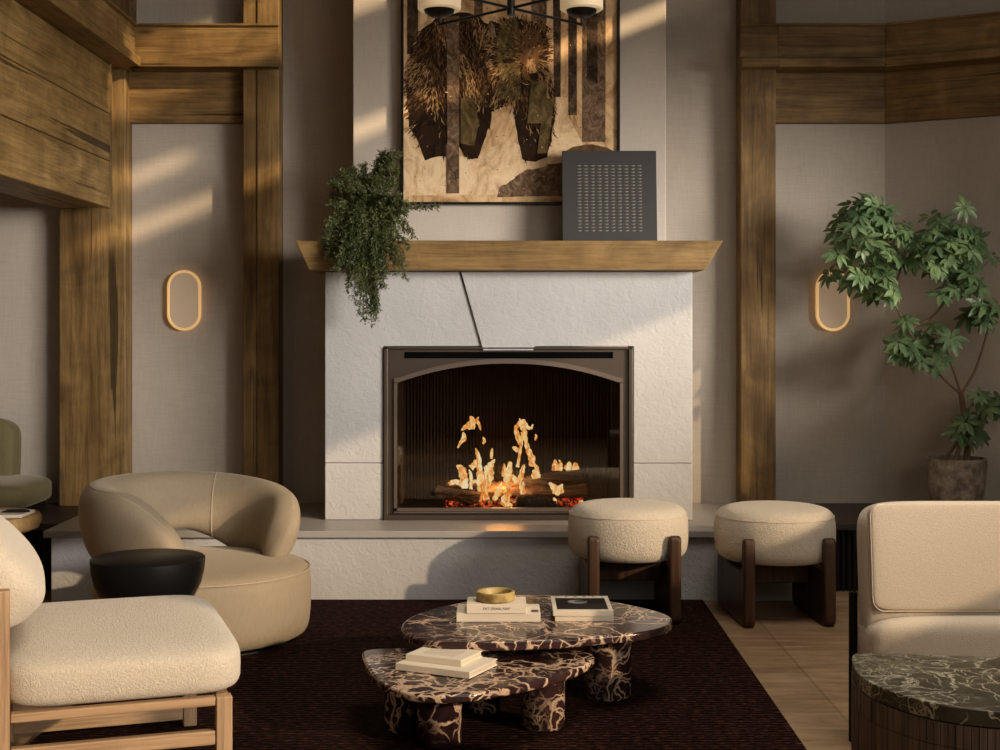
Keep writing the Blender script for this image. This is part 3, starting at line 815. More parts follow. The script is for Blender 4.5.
# ------------------------------------------------------------------ dark panel leaning on the mantel
pn = thing('decorative_panel', 'square charcoal panel with rows of small curved slits, leaning on the mantel', 'panel', (X(610, 5.95), 5.95, mzt+.001))
pn.rotation_euler = (R(-7), 0, 0)
hw2 = (657.5-562.5)*5.95/F/2; hh = (240-146.5)*5.97/F*1.01
obj('board', B(-hw2, hw2, 0, .02, 0, hh), plain('charcoal_board', (.040, .035, .031), .5), pn, bevel=.002)
bm = bmesh.new()
def slit(bm, cx, cz_, w_, h_, y):
    n = 6; prev = None
    for i in range(n+1):
        u = -1+2*i/n; dz = h_*(u*u-.5)
        a = (bm.verts.new((cx+u*w_, y, cz_+dz)), bm.verts.new((cx+u*w_, y-.004*(1-u*u)-.0005, cz_+dz+.0048*(1-u*u*.6))))
        if prev: bm.faces.new((prev[0], a[0], a[1], prev[1]))
        prev = a
for i in range(10):
    for j in range(21):
        slit(bm, -hw2*.64+i*hw2*1.28/9, hh*.13+j*hh*.70/20, .0092, .003, -.0008)
obj('curved_slits', bm, plain('slit_metal', (.36, .32, .27), .45, .3), pn, label='rows of small raised crescent slits')

# ------------------------------------------------------------------ hanging plant on the mantel
random.seed(3)
hp = thing('trailing_plant', 'bushy green trailing plant spilling over the left of the mantel', 'plant', P(366, 240, 5.83))
o0 = Vector(hp.location)
o0.z = mzt+.001; hp.location = o0
lathe_bm = lathe(bmesh.new(), [(0, 0), (.055, 0), (.07, .10), (.064, .10), (.05, .09), (0, .09)], n=24)
obj('pot', lathe_bm, M_clay, hp, smooth=40)
bm = bmesh.new(); sb = bmesh.new()
def leafquad(bm, p, d, s, L, w_):
    a = bm.verts.new(p); b = bm.verts.new(p+d*L*.5+s*w_); c = bm.verts.new(p+d*L); e_ = bm.verts.new(p+d*L*.5-s*w_)
    bm.faces.new((a, b, c, e_))
def rv(): return Vector((random.gauss(0, 1), random.gauss(0, 1), random.gauss(0, 1))).normalized()
ends = []
for i in range(200):                                 # (tip x, tip y) in picture rows, spread over the plant's outline
    ang = random.random()
    if i < 95:                                       # hanging curtains
        ex = random.gauss(369, 21); ey = 328-abs(ex-370)*1.0-random.random()*85; D = 5.68-random.random()*.05
        if ex > 392: ey = min(ey, 290)
        if ex < 347: ey = min(ey, 268)
    elif i < 140:                                     # left and right skirts
        ex = random.choice((random.uniform(322, 348), random.uniform(382, 401))); ey = random.uniform(195, 262); D = 5.72+random.uniform(-.05, .1)
        if ex > 395: ey = random.uniform(185, 215)
    else:                                            # upper sprays
        ex = random.uniform(330, 402); ey = 167+abs(ex-385)*.35+random.uniform(-12, 30); D = 5.85+random.uniform(-.1, .1)
        if ex > 378: ey -= 15
    ends.append((ex, ey, D))
for ex, ey, D in ends:
    tip = P(ex, ey, D)-o0
    st = Vector((random.uniform(-.04, .04), random.uniform(-.04, .03), .08))
    top = st*.45+tip*.55; top.z = max(.10+random.random()*.13, tip.z*.9+.03) if tip.z < .15 else tip.z*.8+.04
    top.y = -.10-random.random()*.05 if tip.z < 0 else st.y*.6
    n = 14; pts = []
    for k in range(n+1):
        u = k/n
        p = st*(1-u)**2+top*2*u*(1-u)+tip*u*u
        if p.z < .01: p.y = min(p.y, -(o0.y-MD)-.015)
        pts.append(p)
    tube(sb, pts, .0013, 4)
    for k in range(2, n+1):
        t_ = (pts[k]-pts[k-1]); seg = t_.length; t_.normalize()
        for q in range(int(7+seg*120)):
            p = pts[k-1].lerp(pts[k], random.random())
            sd = (rv()+Vector((0, 0, -.35))+t_*.5).normalized()
            Ls = random.uniform(.012, .030)
            for z_ in range(6):
                pp = p+sd*Ls*z_/6
                d = (sd*.8+rv()*.8).normalized()
                if pp.z < .01 and pp.y > -(o0.y-MD)-.004: pp.y = -(o0.y-MD)-.006
                leafquad(bm, pp, d, d.cross(rv()).normalized(), random.uniform(.008, .014), .0024)
obj('stems', sb, M_stemg, hp); fo = obj('foliage', bm, M_fern, hp)

# ------------------------------------------------------------------ wall sconces
def sconce(px, py, lab):
    t = thing('wall_sconce', lab, 'sconce', (X(px, YB), YB, Z(py, YB)), 0, 'oval wall sconces')
    s = (YB-.05)/F; a, b = 16.9*s, 30.4*s
    def rt(a, b, n=20):
        out = []
        for i in range(n+1): th = math.pi*i/n; out.append((a*math.cos(th), b-a+a*math.sin(th)))
        for i in range(n+1): th = math.pi+math.pi*i/n; out.append((a*math.cos(th), -(b-a)+a*math.sin(th)))
        return out
    bm = bmesh.new(); O, I = rt(a, b), rt(a-.012, b-.012); n = len(O)
    vs = [[bm.verts.new((p[0], y, p[1])) for p in L] for L, y in ((O, -.034), (I, -.034), (I, -.012), (O, -.012))]
    for k in range(4):
        A, Bq = vs[k], vs[(k+1) % 4]
        for i in range(n): bm.faces.new((A[i], A[(i+1) % n], Bq[(i+1) % n], Bq[i]))
    obj('brass_rim', bm, M_brass, t, bevel=.0025, smooth=40)
    obj('diffuser', prism(bmesh.new(), rt(a-.0123, b-.0123), -.029, -.016, 'y'), M_diff, t)
    obj('back_plate', prism(bmesh.new(), rt(a-.022, b-.022), -.0155, -.0005, 'y'), M_halo, t)
    return t
sconce(185.3, 300.5, 'oval brass-rimmed wall sconce on the left wall between the oak uprights')
sconce(831.5, 301, 'oval brass-rimmed wall sconce on the right, partly behind the tree leaves')

# ------------------------------------------------------------------ chandelier
CD = 4.15; czz = HC+320*CD/F
ch = thing('chandelier', 'black metal chandelier with cream drum shades hanging before the bear picture', 'chandelier', (X(511, CD), CD, czz))
bm = bmesh.new(); lathe(bm, [(0, -.022), (.012, -.022), (.012, .03), (.007, .035), (.007, ZC-czz-.03), (.05, ZC-czz-.03), (.05, ZC-czz-.001), (0, ZC-czz-.001)], n=20)
obj('stem', bm, M_black, ch, smooth=40)
aL = Vector((.224, .226, 0))
for sx, sy in ((1, 1), (-1, 1), (1, -1), (-1, -1)):
    e = Vector((aL.x*sx, aL.y*sy, 0))
    bm = bmesh.new(); tube(bm, [(0, 0, 0), e*.5, e, e+Vector((0, 0, .008)), e+Vector((0, 0, .030))], .0044, 8)
    am = obj('arm', bm, M_black, ch, smooth=50)
    obj('cup', lathe(bmesh.new(), [(0, .022), (.026, .024), (.045, .036), (.049, .047), (.044, .052), (0, .052)], e, 28), M_black, am, smooth=40)
    obj('shade', lathe(bmesh.new(), [(.044, .046), (.062, .044), (.068, .049), (.068, .15), (.063, .15), (.063, .053), (.044, .049)], e, 36), M_shade, am, smooth=40, label='cream drum shade')

# ------------------------------------------------------------------ rug
bm = bmesh.new(); prism(bm, [(-1.235, 2.93), (.788, 2.93), (.815, 5.58), (-1.24, 5.58)], .0005, .010)
rg = obj('rug', bm, M_rug, bevel=.003); tag(rg, 'dark maroon brown ribbed woven rug under the coffee tables', 'rug')
RZ = .0105

# ------------------------------------------------------------------ stools
def make_stool(lab):
    t = thing('upholstered_stool', lab, 'stool', (0, 0, 0), 0, 'round stools by the hearth')
    r0 = .228
    prof = [(0, .218), (r0-.05, .218), (r0-.022, .224), (r0-.006, .240), (r0, .265), (r0+.002, .32), (r0, .372), (r0-.010, .398), (r0-.034, .416), (r0-.08, .423), (r0-.14, .426), (0, .428)]
    obj('seat_cushion', lathe(bmesh.new(), prof, n=64), M_boucle2, t, smooth=60, sub=1)
    obj('seam', tube(bmesh.new(), [(math.cos(i*math.pi/32)*(r0-.004), math.sin(i*math.pi/32)*(r0-.004), .386) for i in range(64)], .0010, 6, closed=True), M_piping, t)
    for sx in (-1, 1):                               # two parallel side slabs, each with a post at the front and the back
        def rc(cx, cz_, r_, a0, a1, n=5): return [(cx+r_*math.cos(R(a0+(a1-a0)*i/n)), cz_+r_*math.sin(R(a0+(a1-a0)*i/n))) for i in range(n+1)]
        e = .226
        out = rc(e-.03, .03, .03, -90, 0) + rc(e-.021, .305, .021, 0, 180, 8) + rc(e-.055, .212, .010, 0, -90, 4) \
            + rc(-(e-.055), .212, .010, -90, -180, 4) + rc(-(e-.021), .305, .021, 0, 180, 8) + rc(-(e-.03), .03, .03, 180, 270)
        o = prism(bmesh.new(), out, sx*.150-.022, sx*.150+.022, 'x')
        obj('leg', o, M_walnut, t, bevel=.014, seg=4, smooth=45)
    obj('cross_brace', B(-.127, .127, -.03, .03, .13, .20), M_walnut, t, bevel=.005)
    return t
s1 = make_stool('round cream boucle stool with walnut legs in front of the right side of the fire')
s1.location = (X(628, 5.31), 5.31, 0.0105 if X(628, 5.31) < .8 else 0); s1.rotation_euler = (0, 0, R(1))
s2 = dup(s1, (X(774.5, 5.31), 5.31, .0005), R(3.5), 'round cream boucle stool with walnut legs standing on bare stone floor right of the rug')

# ------------------------------------------------------------------ taupe swivel chair
SO = Vector((.030, -.03, 0))
tc = thing('swivel_chair', 'low taupe velvet barrel swivel chair with a curved wraparound back by the hearth', 'armchair', (-1.076, 4.93, RZ))
RO = .378
prof = [(0, .012), (RO-.040, .012), (RO-.018, .020), (RO-.006, .05), (RO, .13), (RO-.002, .22), (RO-.01, .245), (RO-.03, .262), (RO-.09, .278), (RO-.2, .286), (0, .29)]
obj('seat', lathe(bmesh.new(), prof, SO, n=72), M_velvet, tc, smooth=60, sub=1)
obj('seat_seam', tube(bmesh.new(), [(SO.x+math.cos(i*math.pi/40)*(RO-.006), SO.y+math.sin(i*math.pi/40)*(RO-.006), .243) for i in range(80)], .003, 6, closed=True), M_velvet_pipe, tc)
obj('swivel_base', lathe(bmesh.new(), [(0, 0), (RO-.036, 0), (RO-.033, .002), (RO-.033, .007), (RO-.06, .009), (RO-.06, .0115), (0, .0115)], SO, n=64), M_steel, tc, smooth=40, label='polished metal swivel ring')
# wraparound back: psi measured from the camera direction, positive to the right; spans psi=92 .. 345 (through the back)
bm = bmesh.new(); rings = []; seamO = []; seamI = []
NS = 72; n = 28
for i in range(NS+1):
    u = i/NS; psi = 84+u*(368-84)
    v = 2*u-1                                        # -1 right end .. 1 left end
    endf = max(0, (abs(v)-.52)/.48)
    ztop = (.556 - .10*v*v - .07*max(0, (-v-.8)/.2)**2) if v < 0 else (.556 - .03*v*v - .17*max(0, (v-.68)/.32)**2)
    zbot = .340 - .085*min(1, max(0, (abs(v+.05)-.12)/.30))**1.3
    hh_ = (ztop-zbot)/2; zc_ = (ztop+zbot)/2
    th = .080*(1-.12*endf) + .010*max(0, v) - .014*max(0, -v)
    rm = .305 + .012*v
    capf = 1.0
    if abs(v) > .93: capf = math.sqrt(max(.02, 1-((abs(v)-.93)/.07)**2))
    lean = .05                                        # outward lean with height
    a = R(psi-90)                                     # angle from +x ; psi 0 -> -y
    dr = Vector((math.cos(a), math.sin(a), 0))
    ring = []
    for k in range(n):
        tt = 2*math.pi*k/n
        ca, sa = spow(math.cos(tt), .82), spow(math.sin(tt), .85)
        r_ = rm + th*ca*capf*(1.0 if ca < 0 else 1.05) + lean*sa*.5
        ring.append(bm.verts.new(dr*r_ + Vector((0, 0, zc_+hh_*sa*((capf*.5+.5) if sa > 0 else 1)))))
    rings.append(ring)
    if .03 < u < .97:
        r_ = rm + th*.35 + lean*.47; seamO.append(dr*r_ + Vector((0, 0, ztop-.0075)))
for a_, b_ in zip(rings, rings[1:]):
    for k in range(n): bm.faces.new((a_[k], a_[(k+1) % n], b_[(k+1) % n], b_[k]))
bm.faces.new(rings[0][::-1]); bm.faces.new(rings[-1])
seamV = [v.co.copy() for v in [rings[int(round((179-84)/(368-84)*NS))][k] for k in (19, 18, 17, 16, 15, 14, 13, 12, 11, 10, 9, 8)]]
bk = obj('backrest', bm, M_velvet, tc, smooth=70, sub=1)
obj('piping', tube(bmesh.new(), seamO, .0035, 6), M_velvet_pipe, bk)
obj('back_seam', tube(bmesh.new(), seamV, .0028, 6), M_velvet_pipe, bk)

# ------------------------------------------------------------------ black drum side table
bt = thing('side_table', 'black bowl-shaped side table beside the taupe swivel chair', 'side table', (X(148, 4.28), 4.28, RZ))
obj('bowl_top', lathe(bmesh.new(), [(0, .384), (.168, .384), (.173, .380), (.173, .372), (.170, .34), (.160, .30), (.142, .265), (.12, .245), (.10, .238), (0, .236)], n=64), M_lacquer, bt, smooth=50)
for k in range(3):
    a = R(30+120*k); p = Vector((math.cos(a)*.115, math.sin(a)*.115, 0))
    obj('leg', tube(bmesh.new(), [p*1.1, p+Vector((0, 0, .25))], [.010, .014], 12), M_walnut, bt, smooth=50)

# ------------------------------------------------------------------ cream lounge chair (left foreground)
A = Vector((-.627, 3.15, 0)); fwd = Vector((.947, .322, 0)).normalized(); sid = Vector((-.322, .947, 0)).normalized()
ang = math.atan2(fwd.y, fwd.x)
lc = thing('lounge_chair', 'cream boucle lounge chair with a pale oak frame in the left foreground', 'armchair', (A.x, A.y, .0), ang)
# local x forward, y to the far side; origin at near front leg
Wd = .70; Dp = .475
zr = .268
def leg(x, y, h, lab=None, w_=.036): obj('leg', B(x-w_/2, x+w_/2, y-w_/2, y+w_/2, RZ+.0005, h), M_pale_z, lc, bevel=.003)
leg(0, 0, zr); leg(0, Wd, zr); leg(-Dp, 0, .535); leg(-Dp, Wd, .535)
obj('seat_rail', B(-Dp+.019, -.019, -.014, .014, zr-.020, zr), M_pale, lc, bevel=.003)
obj('seat_rail', B(-Dp+.019, -.019, Wd-.014, Wd+.014, zr-.020, zr), M_pale, lc, bevel=.003)
obj('seat_rail', B(-.014, .014, .019, Wd-.019, zr-.020, zr), M_pale, lc, bevel=.003)
obj('seat_rail', B(-Dp-.014, -Dp+.014, .019, Wd-.019, zr-.020, zr), M_pale, lc, bevel=.003)
obj('stretcher', B(-Dp+.019, -.019, -.013, .013, .160, .192), M_pale, lc, bevel=.003)
obj('stretcher', B(-Dp+.019, -.019, Wd-.016, Wd+.016, .030, .075), M_pale, lc, bevel=.003)
obj('back_rail', B(-Dp-.012, -Dp+.012, .019, Wd-.019, .44, .49), M_pale, lc, bevel=.003)
obj('seat_cushion', cushion(bmesh.new(), (-.215, Wd/2+.006, zr+.052), .270, Wd/2+.018, .066, .46, .28, nu=72, nv=30), M_boucle, lc, smooth=70)
Mb = Matrix.Rotation(R(-42), 4, 'Y')
obj('back_cushion', cushion(bmesh.new(), (-.502, .285, .543), .086, .262, .140, .80, .50, M=Mb, nu=64, nv=32), M_boucle, lc, smooth=70)

# ------------------------------------------------------------------ coffee tables
def table(name, lab, pix, z, th, legs, lr):
    pts = [on_z(x, y, z) for x, y in pix]
    c = Vector((sum(p.x for p in pts)/len(pts), sum(p.y for p in pts)/len(pts), 0))
    t = thing(name, lab, 'coffee table', (c.x, c.y, RZ), 0, 'marble coffee tables')
    o2 = smooth_loop([(p.x-c.x, p.y-c.y) for p in pts], 3)
    obj('table_top', prism(bmesh.new(), o2, z-RZ-th, z-RZ), M_marble, t, bevel=.006, seg=3, smooth=50)
    for (px, D), r_ in zip(legs, lr):
        lx, ly = X(px, D)-c.x, D-c.y
        obj('leg', lathe(bmesh.new(), [(0, 0), (r_-.008, 0), (r_, .010), (r_, z-RZ-th), (0, z-RZ-th)], (lx, ly, 0), 40), M_marble, t, smooth=40)
    return t
pixR = [(400, 624), (403, 632), (425, 641.5), (460, 643), (553, 640.5), (606, 635.5), (655, 631), (675, 622), (668, 613), (621, 602.5), (575, 595), (510, 594), (450, 604), (414, 614)]
table('coffee_table', 'larger plum and cream veined marble coffee table, nearer the fireplace, carrying two stacks of books', pixR, .232, .026,
      [(607, 4.115), (452, 4.12), (520, 4.33)], [.0715, .068, .068])
pixS = [(360, 652), (366, 664), (376, 680), (405, 694), (454, 696.5), (511, 687.5), (568, 674), (597, 659), (591, 651.5), (553, 648.5), (492, 648.5), (430, 648), (372, 648)]
table('coffee_table', 'smaller low plum and cream veined marble coffee table in front, holding two cream books', pixS, .176, .022,
      [(439.5, 3.645), (407, 3.78), (543, 3.80), (485, 3.95)], [.0595, .062, .060, .045])
# books on the rear table
def book(lab, cx, D, z, w_, d_, h_, rz=0, group=None, cover=M_paper, lip=.003):
    t = thing('book', lab, 'book', (X(cx, D), D, z), rz, group)
    obj('page_block', B(-w_/2+lip, w_/2-lip, -d_/2+.001, d_/2-lip, .0025, h_-.0025), M_page, t)
    bm = bmesh.new(); box(bm, -w_/2, w_/2, -d_/2, d_/2, h_-.0028, h_); box(bm, -w_/2, w_/2, -d_/2, d_/2, 0, .0028)
    box(bm, -w_/2, w_/2, -d_/2-.002, -d_/2+.002, 0, h_)
    obj('cover', bm, cover, t, bevel=.0008)
    return t
ZR = .2325
gB = 'books on the marble coffee tables'
k1 = book('wide cream book at the bottom of the stack under the ochre bowl', 498.5, 4.172, ZR, .248, .14, .025, 0, gB)
k2 = book('smaller cream book with black spine lettering directly under the ochre bowl', 496.5, 4.155, ZR+.0255, .176, .115, .027, 0, gB)
k3 = book('cream book with a black photograph on its cover, right on the larger table', 581, 4.215, ZR, .178, .225, .016, R(0), gB)
k4 = None
def text(body, size, parent, loc, rot, mat=M_ink, name='lettering', ext=.0001, sp=1.0):
    cu = bpy.data.curves.new(name, 'FONT'); cu.body = body; cu.size = size; cu.extrude = ext; cu.align_x = 'CENTER'; cu.align_y = 'CENTER'; cu.space_character = sp
    o = bpy.data.objects.new('tmp', cu); C.objects.link(o)
    dg = bpy.context.evaluated_depsgraph_get(); me = bpy.data.meshes.new_from_object(o.evaluated_get(dg))
    bpy.data.objects.remove(o)
    me.materials.clear(); me.materials.append(mat)
    q = link(name, me, parent); q.location = loc; q.rotation_euler = rot; return q
text('EAT DRINK NAP', .0105, k2, (.0, -.0600, .014), (R(90), 0, 0), sp=1.05)
text('C  E  R  E  A  L', .021, k3, (0, .096, .0163), (0, 0, 0), sp=1.15)
def patch(parent, name, x0, x1, y0, y1, z, mat, h=.0004): return obj(name, B(x0, x1, y0, y1, z, z+h), mat, parent)
patch(k3, 'cover_photograph', -.076, .076, -.095, .074, .0161, M_photo)
obj('pictured_bowl', prism(bmesh.new(), [(.03*math.cos(R(i*15))-.01, .028*math.sin(R(i*15))+.018) for i in range(24)], .0165, .0169), plain('pictured_bowl', (.32, .29, .24), .6), k3)
obj('pictured_bowl_hollow', prism(bmesh.new(), [(.020*math.cos(R(i*15))+.001, .015*math.sin(R(i*15))+.024) for i in range(24)], .0169, .0171), plain('pictured_hollow', (.03, .025, .02), .6), k3)
k3b = book('thick cream book at the bottom, under the one with the photograph', 582, 4.215, ZR, .172, .215, .0165, 0, gB)
k3.location.z = ZR+.017
patch(k1, 'cover_print', .098, .118, -.055, -.02, .0251, M_ink)
obj('bowl', bmesh.new(), M_gold) if False else None
bw = obj('bowl', lathe(bmesh.new(), [(0, 0), (.050, 0), (.056, .003), (.058, .008), (.058, .026), (.055, .029), (.049, .028), (.047, .024), (.045, .010), (0, .008)], n=48), M_gold, smooth=40)
bw.location = (X(495.5, 4.155), 4.155, ZR+.0530); tag(bw, 'round ochre onyx bowl on top of the cream books', 'bowl')
# books on the front table
k5 = book('larger cream book at the bottom of the stack on the smaller marble table', 447, 3.775, .1775, .225, .165, .018, R(-26), gB)
k6 = book('smaller cream book on top of the stack on the smaller marble table', 444.5, 3.80, .196, .17, .125, .017, R(-26), gB)
patch(k6, 'cover_panel', -.05, .05, -.035, .035, .0171, M_page)

# ------------------------------------------------------------------ green marble table (right foreground)
gz = .42
pixG = [(852, 654), (852, 661), (856, 671), (866, 680), (880, 687), (902, 695), (928, 702.5), (962, 708.5), (1010, 713), (1090, 716)]
gp = [on_z(x, y, gz) for x, y in pixG]
bk1 = on_z(1130, 662, gz); bk0 = on_z(862, 652, gz)
full = [(p.x, p.y) for p in gp] + [(bk1.x+.06, gp[-1].y+.15), (bk1.x, bk1.y), (bk0.x, bk0.y)]
gc = Vector((sum(p[0] for p in full)/len(full), sum(p[1] for p in full)/len(full), 0))
gt_ = thing('marble_side_table', 'curved green marble topped table with a stone strip base in the right foreground', 'side table', (gc.x, gc.y, 0))
loc_ = [(x-gc.x, y-gc.y) for x, y in full]
lo2 = smooth_loop(loc_, 2)
obj('marble_top', prism(bmesh.new(), lo2, gz-.030, gz), M_green, gt_, bevel=.002, smooth=40)
bm = bmesh.new(); ins_ = [(x*.975, y*.975) for x, y in smooth_loop(loc_, 3)]
prism(bm, ins_, .0, gz-.031); obj('core', bm, M_ledge_front, gt_)
bm = bmesh.new(); m = len(lo2); acc = []
# resample the outline in even strips
L = []; tot = 0
for i in range(m):
    a, b = Vector(lo2[i]), Vector(lo2[(i+1) % m]); L.append((tot, a, b)); tot += (b-a).length
def at_(s):
    s %= tot
    for t0, a, b in reversed(L):
        if s >= t0: return a.lerp(b, (s-t0)/max((b-a).length, 1e-9)), (b-a).normalized()
wS = .0135; cnt = int(tot/wS); random.seed(8)
for i in range(cnt):
    p, d = at_((i+.5)*tot/cnt); nrm = Vector((d.y, -d.x)); ang_ = math.atan2(d.y, d.x)
    z = gz-.031; step0 = .035+.0*random.random(); rows = [z, z-.042-random.choice((0, 0, .0)), z-.13, z-.22, z-.31, 0.0]
    for a, b in zip(rows, rows[1:]):
        M = Matrix.Translation((p.x*.985, p.y*.985, 0)) @ Matrix.Rotation(ang_, 4, 'Z')
        dp = random.uniform(.0, .0012)
        box(bm, -wS/2+.0005, wS/2-.0005, -.004-dp, .004, b+.0006, a-.0006, M=M)
obj('strip_mosaic', bm, M_mosaic, gt_)

# ------------------------------------------------------------------ cream armchair (right)
CH = 3.5
ca_ = thing('upholstered_armchair', 'cream upholstered armchair with piped back panel beside the green marble table', 'armchair', (X(930, CH)+.22, CH+.1, 0))
cx0 = X(866, 3.62)-ca_.location.x; cx1 = cx0+.78
cxm = (cx0+cx1)/2; chw = (cx1-cx0)/2
zt0, zb0 = Z(510, CH), .20
bm = bmesh.new()
Ml = Matrix.Rotation(R(-7), 4, 'X')
cushion(bm, (cxm, .07, (zt0+.20)/2), chw, .062, (zt0-.20)/2, .22, .30, M=Ml, nu=96, nv=40)
obj('backrest', bm, M_cream, ca_, smooth=70)
# padded inner panel
pm_ = Matrix.Rotation(R(-7), 4, 'X')
bm = bmesh.new()
px_ = (cx0+.012, cx1-.03); pz_ = (Z(622, CH), zt0-.008)
out = rrect(px_[0], px_[1], pz_[0], pz_[1], .03)
def pl(x, z): # on the leaning front face
    v = Ml @ Vector((x-cxm, -.064, z-(zt0+.20)/2)) + Vector((cxm, .07, (zt0+.20)/2)); return v
cushion(bm, pl((px_[0]+px_[1])/2, (pz_[0]+pz_[1])/2)+Vector((0, .012, 0)), (px_[1]-px_[0])/2, .026, (pz_[1]-pz_[0])/2, .12, .16, M=Ml, nu=96, nv=40)
obj('inner_back_panel', bm, M_cream, ca_, smooth=70)
obj('piping', tube(bmesh.new(), [pl(x, z)+Vector((0, -.006, 0)) for x, z in out], .0018, 6, closed=True), M_piping, ca_, smooth=60)
bm = bmesh.new(); cushion(bm, (cxm, .040, .262), chw+.002, .105, .095, .34, .30, nu=96, nv=32)
obj('seat', bm, M_cream, ca_, smooth=70)
obj('base', B(cx0-.010, cx1, .02, .16, 0, .18), M_ledge_front, ca_, bevel=.01)
obj('side_frame', B(cx0-.026, cx0-.004, .085, .10, 0, .40), M_ledge_front, ca_, bevel=.004)

# ------------------------------------------------------------------ olive banquette and honey wood table (far left)
ob = thing('banquette_seat', 'olive green upholstered banquette seat on the dark ledge at the far left', 'banquette', (X(0, 6.1), 6.1, ZL))
ex1 = X(51, 6.25)-ob.location.x
obj('seat_cushion', cushion(bmesh.new(), (ex1-.55, .0, .088), .55, .26, .066, .40, .28, nu=72), M_olive, ob, smooth=70)
bx1 = X(22, 6.36)-ob.location.x
obj('backrest', cushion(bmesh.new(), (bx1-.5, .205, .22), .5, .085, .20, .35, .30, M=Matrix.Rotation(R(-6), 4, 'X'), nu=72), M_olive, ob, smooth=70)
obj('plinth', B(-1.0, ex1-.06, -.20, .26, .0005, .042), M_ledge_front, ob)
HT = 4.98; hz = .432
ht = thing('wooden_side_table', 'round honey oak side table with a thick top at the far left edge', 'side table', (X(-22, HT), HT, 0))
obj('table_top', lathe(bmesh.new(), [(0, hz-.066), (.17, hz-.066), (.208, hz-.050), (.217, hz-.03), (.217, hz-.012), (.210, hz-.002), (.20, hz), (0, hz)], n=64), M_honey, ht, smooth=40)
obj('pedestal', lathe(bmesh.new(), [(0, 0), (.13, 0), (.13, .02), (.115, .04), (.11, hz-.067), (0, hz-.067)], (.03, 0, 0), 48), M_honey, ht, smooth=40)
nb = obj('notepad', B(-.16, .098, -.09, .06, 0, .012), M_paper, bevel=.002); nb.location = (X(-1, HT-.05), HT-.02, hz+.0005); tag(nb, 'white notepad lying on the honey oak side table', 'notepad')
pe = obj('pen', tube(bmesh.new(), [(-.045, -.02, .004), (-.03, -.01, .006), (.03, .0, .006), (.045, .004, .004)], [.002, .0055, .006, .003], 8), M_black, smooth=60)
pe.location = (X(17, HT-.05), HT-.05, hz+.0135); tag(pe, 'short black pen lying on the white notepad', 'pen')

# ------------------------------------------------------------------ potted tree (right)
random.seed(21)
TD = 6.05
tr = thing('potted_tree', 'umbrella tree with glossy green leaves in a weathered clay pot on the ledge', 'potted tree', (X(956.5, TD), TD, ZL+.0005))
to = Vector(tr.location)
rr = 29.5*TD/F; ph = Z(458, TD)-ZL
obj('pot', lathe(bmesh.new(), [(0, 0), (rr*.74, 0), (rr*.80, .012), (rr*.93, ph*.45), (rr*.99, ph*.85), (rr*1.0, ph), (rr*.92, ph), (rr*.90, ph*.9), (0, ph*.88)], n=56), M_clay, tr, smooth=40)
obj('soil', lathe(bmesh.new(), [(0, ph*.885), (rr*.90, ph*.885), (rr*.9, ph*.91), (0, ph*.93)], n=40), M_soil, tr, smooth=40)
def T(px, py, dy=0): return P(px, py, TD+dy)-to
def curve(pts, n=6):
    out = []
    for i in range(len(pts)-1):
        p0 = pts[max(i-1, 0)]; p1 = pts[i]; p2 = pts[i+1]; p3 = pts[min(i+2, len(pts)-1)]
        for k in range(n):
            u = k/n; out.append(.5*((2*p1)+(p2-p0)*u+(2*p0-5*p1+4*p2-p3)*u*u+(3*p1-p0-3*p2+p3)*u**3))
    return out+[pts[-1]]
def branch(bm, pts, r0, r1):
    q = curve(pts); m = len(q); tube(bm, q, [r0+(r1-r0)*i/(m-1) for i in range(m)], 8)
bm = bmesh.new()
branch(bm, [T(966, 462), T(968, 440, .02), T(964, 415), T(961, 392)], .016, .012)
branch(bm, [T(955, 462, -.03), T(962, 440), T(970, 425)], .010, .008)
branch(bm, [T(944, 461, .02), T(955, 445), T(966, 432)], .008, .007)
for a in (([(961, 394, 0), (945, 380, -.02), (928, 362, -.03), (918, 345, -.05)]), ([(961, 394, 0), (955, 375, .02), (948, 355, .02), (944, 340, .02)]),
          ([(961, 394, 0), (975, 370, .02), (985, 340, .03), (990, 320, .0)]), ([(928, 362, -.03), (905, 325, -.03), (893, 300, -.04), (878, 285, -.04), (866, 262, -.05)]),
          ([(907, 330, -.03), (925, 322, 0), (940, 308, .02), (950, 290, 0)]), ([(940, 308, .02), (960, 280, .03), (968, 262, .02)]), ([(962, 440, 0), (978, 425, -.04), (990, 412, -.06)]),
          ([(880, 290, -.04), (870, 245, -.02), (868, 215, 0)]), ([(893, 300, -.04), (900, 270, .02), (905, 250, .03)])):
    branch(bm, [T(*q) for q in a], .0065, .0035)
obj('trunk', bm, M_bark, tr, smooth=60)
bm = bmesh.new()
def leaf(bm, p, d, up, L, w_):
    s = d.cross(up).normalized(); up2 = s.cross(d).normalized()
    prev = None; n = 5
    prof = [0, .62, 1.0, .95, .6, 0]
    for i in range(n+1):
        u = i/n; c = p+d*L*u-up2*(L*.22*u*u); ww = w_*prof[i]
        if prof[i] == 0: row = [bm.verts.new(c)]
        else: row = [bm.verts.new(c+s*ww+up2*ww*.3), bm.verts.new(c), bm.verts.new(c-s*ww+up2*ww*.3)]
        if prev:
            if len(prev) == 1: bm.faces.new((prev[0], row[0], row[1])); bm.faces.new((prev[0], row[1], row[2]))
            elif len(row) == 1: bm.faces.new((prev[0], row[0], prev[1])); bm.faces.new((prev[1], row[0], prev[2]))
            else: bm.faces.new((prev[0], row[0], row[1], prev[1])); bm.faces.new((prev[1], row[1], row[2], prev[2]))
        prev = row
stm = bmesh.new()
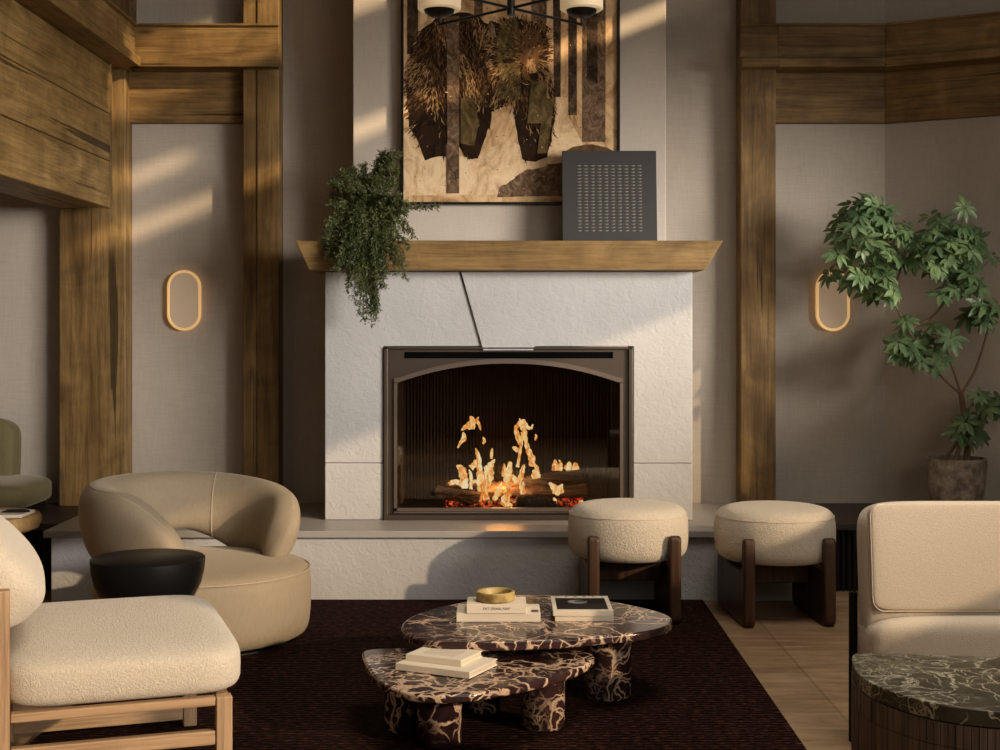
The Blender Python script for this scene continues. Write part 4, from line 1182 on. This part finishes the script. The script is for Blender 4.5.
def whorl(p, facing, L):
    facing = facing.normalized(); a0 = random.random()*6
    s = facing.orthogonal().normalized(); t_ = facing.cross(s); k = random.randint(6, 8)
    for i in range(k):
        a = a0+i*6.2832/k+random.uniform(-.2, .2)
        d = (s*math.cos(a)+t_*math.sin(a)+facing*.15+Vector((0, 0, -.30))).normalized()
        l_ = L*random.uniform(.75, 1.1)
        leaf(bm, p+d*.006, d, facing, l_, l_*.19)
blobs = [(864, 238, 34, 38, 42), (848, 265, 24, 20, 18), (868, 215, 24, 20, 16), (888, 255, 22, 22, 16), (895, 232, 16, 12, 8), (882, 285, 16, 12, 8), (945, 245, 36, 32, 38), (975, 262, 24, 28, 20), (935, 262, 18, 14, 8), (955, 286, 20, 12, 8),
         (958, 225, 22, 18, 12), (905, 345, 16, 10, 8), (925, 350, 22, 16, 18), (938, 335, 14, 12, 8), (985, 312, 20, 16, 16), (902, 318, 10, 8, 3), (990, 405, 20, 16, 14), (972, 432, 18, 12, 10), (960, 440, 10, 12, 5), (925, 255, 14, 14, 8)]
for cx, cy, ax, ay, cntb in blobs:
    for i in range(int(cntb*.72)):
        a = random.random()*6.2832; q = math.sqrt(random.random())
        x, y = cx+math.cos(a)*q*ax, cy+math.sin(a)*q*ay
        dpt = random.uniform(-.14, .08)
        p = T(x, y, dpt)
        if p.y+to.y > YB-.09: p.y = YB-.1-to.y
        fc_ = Vector((random.gauss(0, .45)+(x-cx)/ax*.5, -.75, .75+random.gauss(0, .3)))
        whorl(p, fc_, random.uniform(.052, .080))
        back = T(cx+(x-cx)*.4, cy+(y-cy)*.4+8, dpt*.4+.01)
        tube(stm, [back, (back+p)*.5+Vector((0, 0, -.006)), p], .0014, 4)
fo = obj('foliage', bm, M_leaf, tr, smooth=60)
for v in fo.data.vertices:
    wx = v.co.x+to.x; lim = YB-.03-(max(0, wx-KX)*math.tan(R(29)))
    if v.co.y+to.y > lim: v.co.y = lim-to.y
obj('leaf_stalks', stm, M_stemg, tr)['kind'] = 'stuff'
